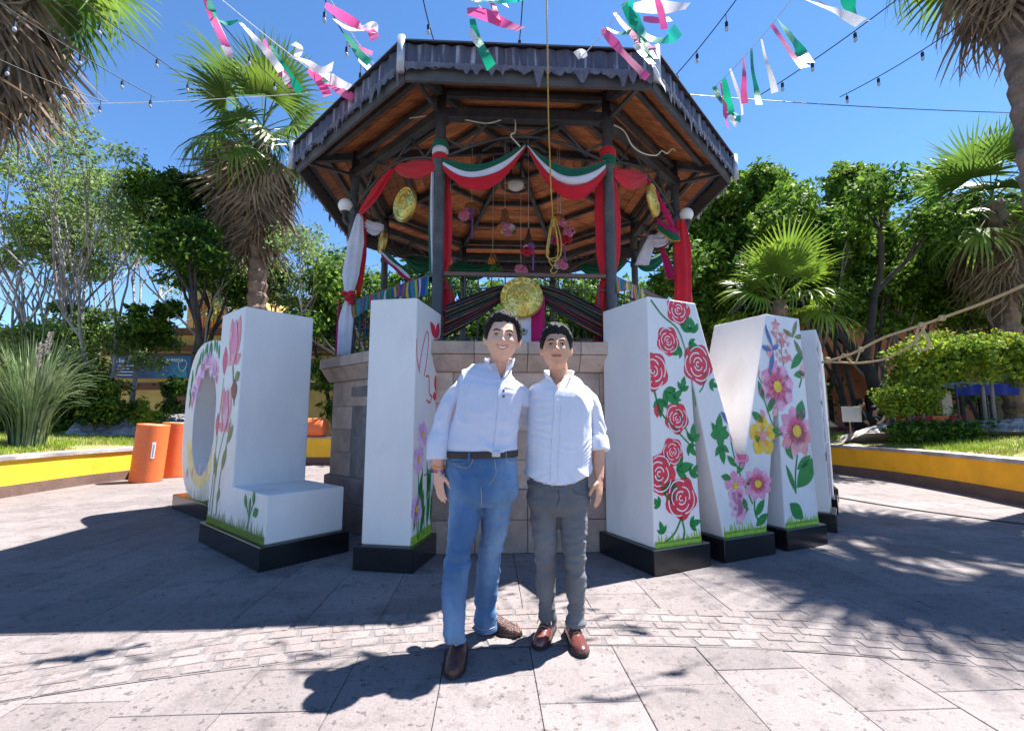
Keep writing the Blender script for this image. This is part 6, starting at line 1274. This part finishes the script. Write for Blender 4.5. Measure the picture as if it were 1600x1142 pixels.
mb = MB(); etube(mb, [P_(687,680,2.47), P_(685,694,2.462), P_(684,718,2.45)], [.055,.062,.060], [.054,.060,.056]); me = fuse(mb, .006, 2); folds(me, .5, 8., 14); finish(me, 'cuff', m_shirt1, sh, org)
def strip_on(b, pts_, w, lift, nm, m, parent, dflt):
    C = smooth_pts([(x, 0, z) for x, z in pts_], 6); mb = MB(); vs = []
    for p in C:
        for q in (-w/2, w/2): vs.append((p.x+q, fronty(b, p.x+q, p.z, dflt) - lift, p.z))
    mb.add(vs, [(2*i,2*i+1,2*i+3,2*i+2) for i in range(len(C)-1)]); return mb.build(nm, m, parent, smooth=True, org=org)
def XZ(x, y, Y): p = P_(x, y, Y); return (p.x, p.z)
strip_on(b_sh, [XZ(783,594,2.38), XZ(783,630,2.38), XZ(780,665,2.38), XZ(776,702,2.38)], .032, .003, 'placket', m_shirt1, sh, 2.38)
for y in (610, 619):
    x, z = XZ(787, y, 2.38); MB().lathe([(.0065,0),(.0065,.004),(.003,.005)], n=10, M=Matrix.Translation((x, fronty(b_sh, x, z, 2.38)-.003, z)) @ Matrix.Rotation(R(90), 4, 'X')).build('button', m_ink, sh, org=org)
def collar(neck, rx, ry, h, open_a, m, parent, flare=.012, drop=.03, tilt=0):
    """standing collar round the neck, open at the front"""
    mb = MB(); n = 34; c = Vector(neck)
    def f(u, v):
        a = R(-90) + open_a + (2*math.pi - 2*open_a)*u; e = abs(u-.5)*2; r = 1 + (flare/rx)*v; dz = -drop*e**3
        return (c.x + rx*r*math.cos(a), c.y + ry*r*math.sin(a) - .02*e**4, c.z + dz + h*v*(1 - .25*e**6))
    return mb.grid(f, n, 4).build('collar', m, parent, smooth=True, org=org, solid=.005)
collar(P_(780,570,2.515), .074, .078, .046, R(30), m_shirt1, sh, .012, .05)
# jeans, belt
mb = MB(); pel = [(752,702,51,0),(752,715,53,0),(752,745,55,0),(752,772,54,.0),(752,788,44,.0)]; pts, rx = sect(pel, Y1, 0); etube(mb, pts, rx, [.120,.125,.135,.125,.09], ex=2.4, n=28)
etube(mb, [P_(727,755,2.50), P_(726,805,2.475), P_(717,865,2.43), P_(710,920,2.415), P_(709,970,2.40), P_(710,1002,2.39)], [26*s1,23.5*s1,19*s1,17.5*s1,15.5*s1,16*s1], [.105,.092,.072,.066,.060,.062])
etube(mb, [P_(777,755,2.51), P_(775,805,2.53), P_(766,862,2.58), P_(761,915,2.62), P_(759,955,2.65), P_(759,984,2.66)], [26*s1,22*s1,18*s1,17.5*s1,17*s1,18*s1], [.105,.09,.07,.066,.060,.062])
me = fuse(mb, .0065, 4); kz = P_(0,872,2.45).z
folds(me, 1.1, 9., 34); wrinkle(me, .009, 7, 6, 22, 9., lambda p: .45 + 1.1*math.exp(-((p[2]-kz)/.09)**2) + 1.0*math.exp(-((p[2]-.12)/.09)**2) + .7*math.exp(-((p[2]-.86)/.06)**2)); wrinkle(me, .004, 20, 14, 40, 1.)
b_j = bvh_of(me); je = finish(me, 'jeans', m_jean, t, org)
pts, rx = sect([(752,703,55.5,0),(752,713,55.5,0)], Y1, 0); mb = MB(); etube(mb, pts, rx, [.134,.134], ex=2.4, n=36); mb.build('belt', m_belt, t, smooth=True, org=org)
bx, bz = XZ(775,709,2.36); MB().bbox((bx-.022, fronty(b_sh, bx, bz, 2.36)-.012, bz-.016), (bx+.022, fronty(b_sh, bx, bz, 2.36)+.004, bz+.016)).build('belt_buckle', m_pipe, t, org=org, bevel=.003)
def seam(b, pts_, parent, dflt, r=.0018, m=None):
    P = [Vector((p.x, fronty(b, p.x, p.z, dflt) - .001, p.z)) for p in smooth_pts([(x, 0, z) for x, z in [XZ(*q, dflt) for q in pts_]], 5)]; MB().tube(P, r, 5).build('seam', m or m_stitch, parent, smooth=True, org=org)
seam(b_j, [(704,716),(712,728),(732,730),(740,715)], je, 2.37); seam(b_j, [(790,715),(795,724),(806,726)], je, 2.37); seam(b_j, [(772,714),(775,740),(768,752),(764,758)], je, 2.37); seam(b_j, [(752,760),(753,778),(752,790)], je, 2.40); seam(b_j, [(705,722),(722,722)], je, 2.37, .002, m_belt)
seam(b_j, [(706,1000),(712,1001),(724,1000)], je, 2.34); seam(b_j, [(745,982),(758,983),(772,982)], je, 2.6)
for x, y in ((700,712),(733,713),(790,712)): sx_, sz_ = XZ(x, y, 2.37); MB().bbox((sx_-.006, fronty(b_j, sx_, sz_, 2.37)-.012, sz_-.02), (sx_+.006, fronty(b_j, sx_, sz_, 2.37)+.01, sz_+.02)).build('belt_loop', m_jean, je, org=org)
shoe(t, org, (-.262,2.515,0), (-.272,2.22,0), m_boot, L=.30, snout=1.08); shoe(t, org, (-.20,2.765,0), (.05,2.62,0), m_boot, L=.29, snout=1.05)
# wrist bands
for k, (dy, m) in enumerate(((0, mat('orange_band', (.80,.30,.02), .6)), (5, mat('pink_band', (.55,.06,.20), .6)), (8, mat('navy_band', (.03,.05,.16), .6)))):
    c = P_(684, 729+dy, 2.45); MB().tube([c + Vector((.035*math.cos(a), .031*math.sin(a), .004*math.sin(a*2))) for a in [2*math.pi*i/18 for i in range(19)]], .0045 if k == 0 else .003, 6).build('bracelet', m, t, smooth=True, org=org)
MB().tube(smooth_pts([P_(672,733,2.42), P_(668,739,2.42), P_(662,743,2.42)], 4), .003, 5).build('bracelet_tail', MATS['navy_band'], t, smooth=True, org=org)
# ------------------------------------------------------------------ second man: grey jeans, untucked shirt
Y2 = 2.58; s2 = S_(Y2); org = Vector((.26, 2.6, .0125)); t = thing('person', 'man in untucked pale shirt with rolled sleeves and grey jeans', 'person', org)
hc = P_(869, 545, 2.53); HM = Matrix.Translation(hc) @ Matrix.Rotation(R(1), 4, 'Y') @ Matrix.Rotation(R(180-4), 4, 'Z') @ Matrix.Rotation(R(4), 4, 'X') @ Matrix.Scale(1.03, 4)
mb = MB(); head_mb(mb, HM, 0, 1.05); etube(mb, [P_(874,600,2.62), P_(873,584,2.60), P_(871,560,2.58)], [.070,.054,.050], [.064,.054,.052])
tor = [(872,755,44,0),(873,700,43,0),(874,650,43,0),(875,622,42,.01),(875,609,33,.02),(875,598,20,.03)]; pts, rx = sect(tor, Y2, 0); etube(mb, pts, rx, [.10,.10,.10,.10,.08,.055], ex=2.3)
W2 = P_(936,748,2.53); etube(mb, [P_(904,624,2.60), P_(932,660,2.61), P_(935,705,2.57), W2], [.034,.038,.036,.025], [.034,.040,.034,.020]); hand_mb(mb, W2, P_(936,800,2.51)-W2, (-.6,.4,0), -1, .96, .5)
E2 = P_(818,652,2.70); etube(mb, [P_(850,624,2.62), E2, P_(790,672,2.74)], [.034,.036,.032])
etube(mb, [P_(851,770,2.58), P_(853,868,2.57), P_(857,968,2.66)], [.065,.040,.032]); etube(mb, [P_(895,770,2.58), P_(897,866,2.54), P_(900,968,2.58)], [.065,.040,.032])
me = fuse(mb, .0042, 3); b_skin = bvh_of(me); finish(me, 'body', m_skin2, t, org)
hair(t, org, HM, m_hair2, .56, -.03, -.3, .009, 8., .026); face_parts(t, org, HM, b_skin, m_lip2, 0.0, m_hair2, .0044)
mb = MB(); tor = [(872,757,49,0),(872,740,49.5,0),(873,700,49,0),(874,655,48.5,0),(875,625,50,.01),(875,610,47,.02),(875,599,35,.03),(874,588,21,.035)]; pts, rx = sect(tor, Y2, 0); etube(mb, pts, rx, [.128,.128,.120,.118,.118,.100,.074,.062], ex=2.35, n=28)
SL1 = MB(); etube(SL1, [P_(900,614,2.61), P_(921,627,2.61), P_(932,660,2.61), P_(935,690,2.585)], [.050,.055,.049,.048], [.056,.058,.050,.048])
SL2 = MB(); etube(SL2, [P_(850,614,2.62), P_(828,630,2.66), E2, P_(812,664,2.71)], [.058,.058,.052,.050])
me = fuse(mb, .0065, 4); folds(me, 1.2, 12.); folds(me, .7, 4., 55)
vx, vz = XZ(872,607,2.5)
hz0 = P_(872,757,2.45).z
cut(me, lambda c: (c.y < 2.66 and c.z > vz and abs(c.x - vx) < (c.z-vz)*.55) or c.z > P_(874,590,2.58).z + .012 or c.z < hz0 - .004 + .05*abs((c.x-P_(872,757,2.45).x)/.17)**2)
for v_ in me.vertices:
    hz_ = hz0 - .004 + .05*abs((v_.co.x-P_(872,757,2.45).x)/.17)**2
    if v_.co.z < hz_ + .010: v_.co.z = hz_
b_sh = bvh_of(me); sh = finish(me, 'shirt', m_shirt2, t, org)
for sl, sd in ((SL1, 13.), (SL2, 16.)): me = fuse(sl, .006, 4); folds(me, 2.2, sd, 40); finish(me, 'sleeve', m_shirt2, sh, org)
mb = MB(); etube(mb, [P_(934,680,2.59), P_(935,690,2.585), P_(937,705,2.57)], [.051,.058,.058], [.051,.058,.056]); me = fuse(mb, .006, 2); folds(me, .5, 18., 14); finish(me, 'cuff', m_shirt2, sh, org)
md = sh.modifiers.new('solid', 'SOLIDIFY'); md.thickness = .004
strip_on(b_sh, [XZ(872,609,2.45), XZ(870,650,2.45), XZ(867,700,2.45), XZ(865,755,2.45)], .034, .003, 'placket', m_shirt2, sh, 2.45)
for x, y in ((871,625),(870,650),(868,675),(867,699),(866,726)):
    x_, z_ = XZ(x, y, 2.45); MB().lathe([(.0052,0),(.0052,.003),(.002,.004)], n=10, M=Matrix.Translation((x_, fronty(b_sh, x_, z_, 2.45)-.003, z_)) @ Matrix.Rotation(R(90), 4, 'X')).build('button', m_globe, sh, org=org)
collar(P_(873,588,2.60), .070, .074, .044, R(34), m_shirt2, sh, .016, .055)
mb = MB(); pel = [(872,742,44,0),(872,765,46,0),(872,785,47,0),(872,803,38,0)]; pts, rx = sect(pel, Y2, 0); etube(mb, pts, rx, [.110,.118,.118,.085], ex=2.4, n=28)
etube(mb, [P_(851,775,2.58), P_(850,815,2.575), P_(853,868,2.57), P_(853,915,2.61), P_(856,955,2.645), P_(857,974,2.655)], [23*s2,20.5*s2,16*s2,14.5*s2,13*s2,13.5*s2], [.095,.082,.062,.057,.050,.052])
etube(mb, [P_(894,775,2.58), P_(896,815,2.565), P_(897,866,2.54), P_(900,915,2.56), P_(900,955,2.575), P_(900,974,2.58)], [23*s2,20.5*s2,16*s2,14.5*s2,13*s2,13.5*s2], [.095,.082,.062,.057,.050,.052])
me = fuse(mb, .0065, 4); kz = P_(0,872,2.55).z
folds(me, .9, 19., 34); wrinkle(me, .009, 7, 6, 22, 19., lambda p: .45 + 1.0*math.exp(-((p[2]-kz)/.09)**2) + 1.4*math.exp(-((p[2]-.15)/.09)**2)); wrinkle(me, .004, 20, 14, 40, 6.)
b_j = bvh_of(me); je = finish(me, 'jeans', m_jeang, t, org)
seam(b_j, [(896,765),(902,772),(915,774)], je, 2.46, .0018, m_ink); seam(b_j, [(872,766),(874,778),(870,790)], je, 2.46, .0018, m_ink)
shoe(t, org, (.225,2.745,0), (.135,2.50,0), m_ox, True, .28, .98); shoe(t, org, (.318,2.69,0), (.352,2.42,0), m_ox, True, .285, 1.0)
MB().tube([P_(824,748,2.55) + Vector((.012*math.cos(a), 0, .02*math.sin(a)-.01)) for a in [2*math.pi*i/12 for i in range(13)]], .003, 5).build('key_ring', m_pipe, t, org=org)
MB().tube([W2 + VZ*-.09 + Vector((-.012+.010*math.cos(a), -.012, .010*math.sin(a))) for a in [2*math.pi*i/12 for i in range(13)]], .002, 5).build('ring', m_pipe, t, org=org)
# ------------------------------------------------------------------ two people far behind by the tree
m_blackc = mat('black_clothing', (.012,.012,.014), .85, .2, 8)
def far_person(label, x, Y, h, turn, arms):
    o_ = px(x, 660, Y); o_.z = 0; org2 = Vector((o_.x, Y, 0)); t = thing('person', label, 'person', org2); k = h/1.75; Rz = Matrix.Translation(org2) @ Matrix.Rotation(turn, 4, 'Z') @ Matrix.Scale(k, 4)
    def q(a, b, c): return Rz @ Vector((a, b, c))
    mb = MB(); HMx = Rz @ Matrix.Translation((0,-.02,1.62)) @ Matrix.Rotation(R(180), 4, 'Z'); head_mb(mb, HMx, 0, 1, 24, 20); etube(mb, [q(0,0,1.40), q(0,0,1.56)], [.06*k,.05*k])
    etube(mb, [q(0,0,.9), q(0,0,1.15), q(0,0,1.38)], [.13*k,.12*k,.14*k], [.09*k,.09*k,.08*k])
    for s_, (e, w) in zip((-1,1), arms): etube(mb, [q(s_*.19,0,1.38), q(*e), q(*w)], [.05*k,.042*k,.03*k]); d = (q(*w)-q(*e)).normalized(); hand_mb(mb, q(*w), d, (0,0,-1) if abs(d.z) < .7 else (1,0,0), s_, k, .8)
    for s_ in (-1,1): etube(mb, [q(s_*.09,0,.9), q(s_*.10,0,.48), q(s_*.10,.02,.06)], [.08*k,.055*k,.04*k])
    finish(fuse(mb, .009, 2), 'body', m_skin2, t, org2)
    mb = MB(); etube(mb, [q(0,0,.88), q(0,0,1.15), q(0,0,1.36), q(0,0,1.44)], [.165*k,.16*k,.20*k,.09*k], [.115*k,.115*k,.11*k,.08*k])
    for s_, (e, w) in zip((-1,1), arms): etube(mb, [q(s_*.18,0,1.38), q(s_*.2,0,1.28).lerp(q(*e), .75)], [.075*k,.06*k])
    finish(fuse(mb, .012, 3), 'tshirt', m_blackc, t, org2)
    mb = MB(); etube(mb, [q(0,0,.98), q(0,0,.85)], [.16*k,.16*k], [.11*k,.11*k])
    for s_ in (-1,1): etube(mb, [q(s_*.09,0,.9), q(s_*.10,0,.48), q(s_*.10,.02,.06)], [.095*k,.07*k,.055*k])
    finish(fuse(mb, .012, 3), 'trousers', m_blackc, t, org2)
    for s_ in (-1,1): shoe(t, org2, q(s_*.10,.08,0), q(s_*.11,-.18,0), m_sole)
    hair(t, org2, HMx, m_hair2, .45, -.1, -.4, .014, 2.); return t, q
t, q = far_person('standing person in black clothes beside the rusty sign', 1345, 12.8, 1.78, R(60), (((-.26,-.08,1.12),(-.16,-.28,1.02)), ((.26,-.06,1.12),(.12,-.30,1.04))))
t, q = far_person('person in black raising a camera under the leaning tree', 1368, 12.2, 1.58, R(35), (((-.27,-.18,1.22),(-.08,-.30,1.50)), ((.27,-.18,1.22),(.08,-.30,1.50))))
c = q(0,-.36,1.55); tag(MB().box(c, (.14,.07,.10), R(35)).build('hand_camera', m_ink, loc=(0,0,0), bevel=.01), 'black camera held up by the person under the leaning tree', 'camera')
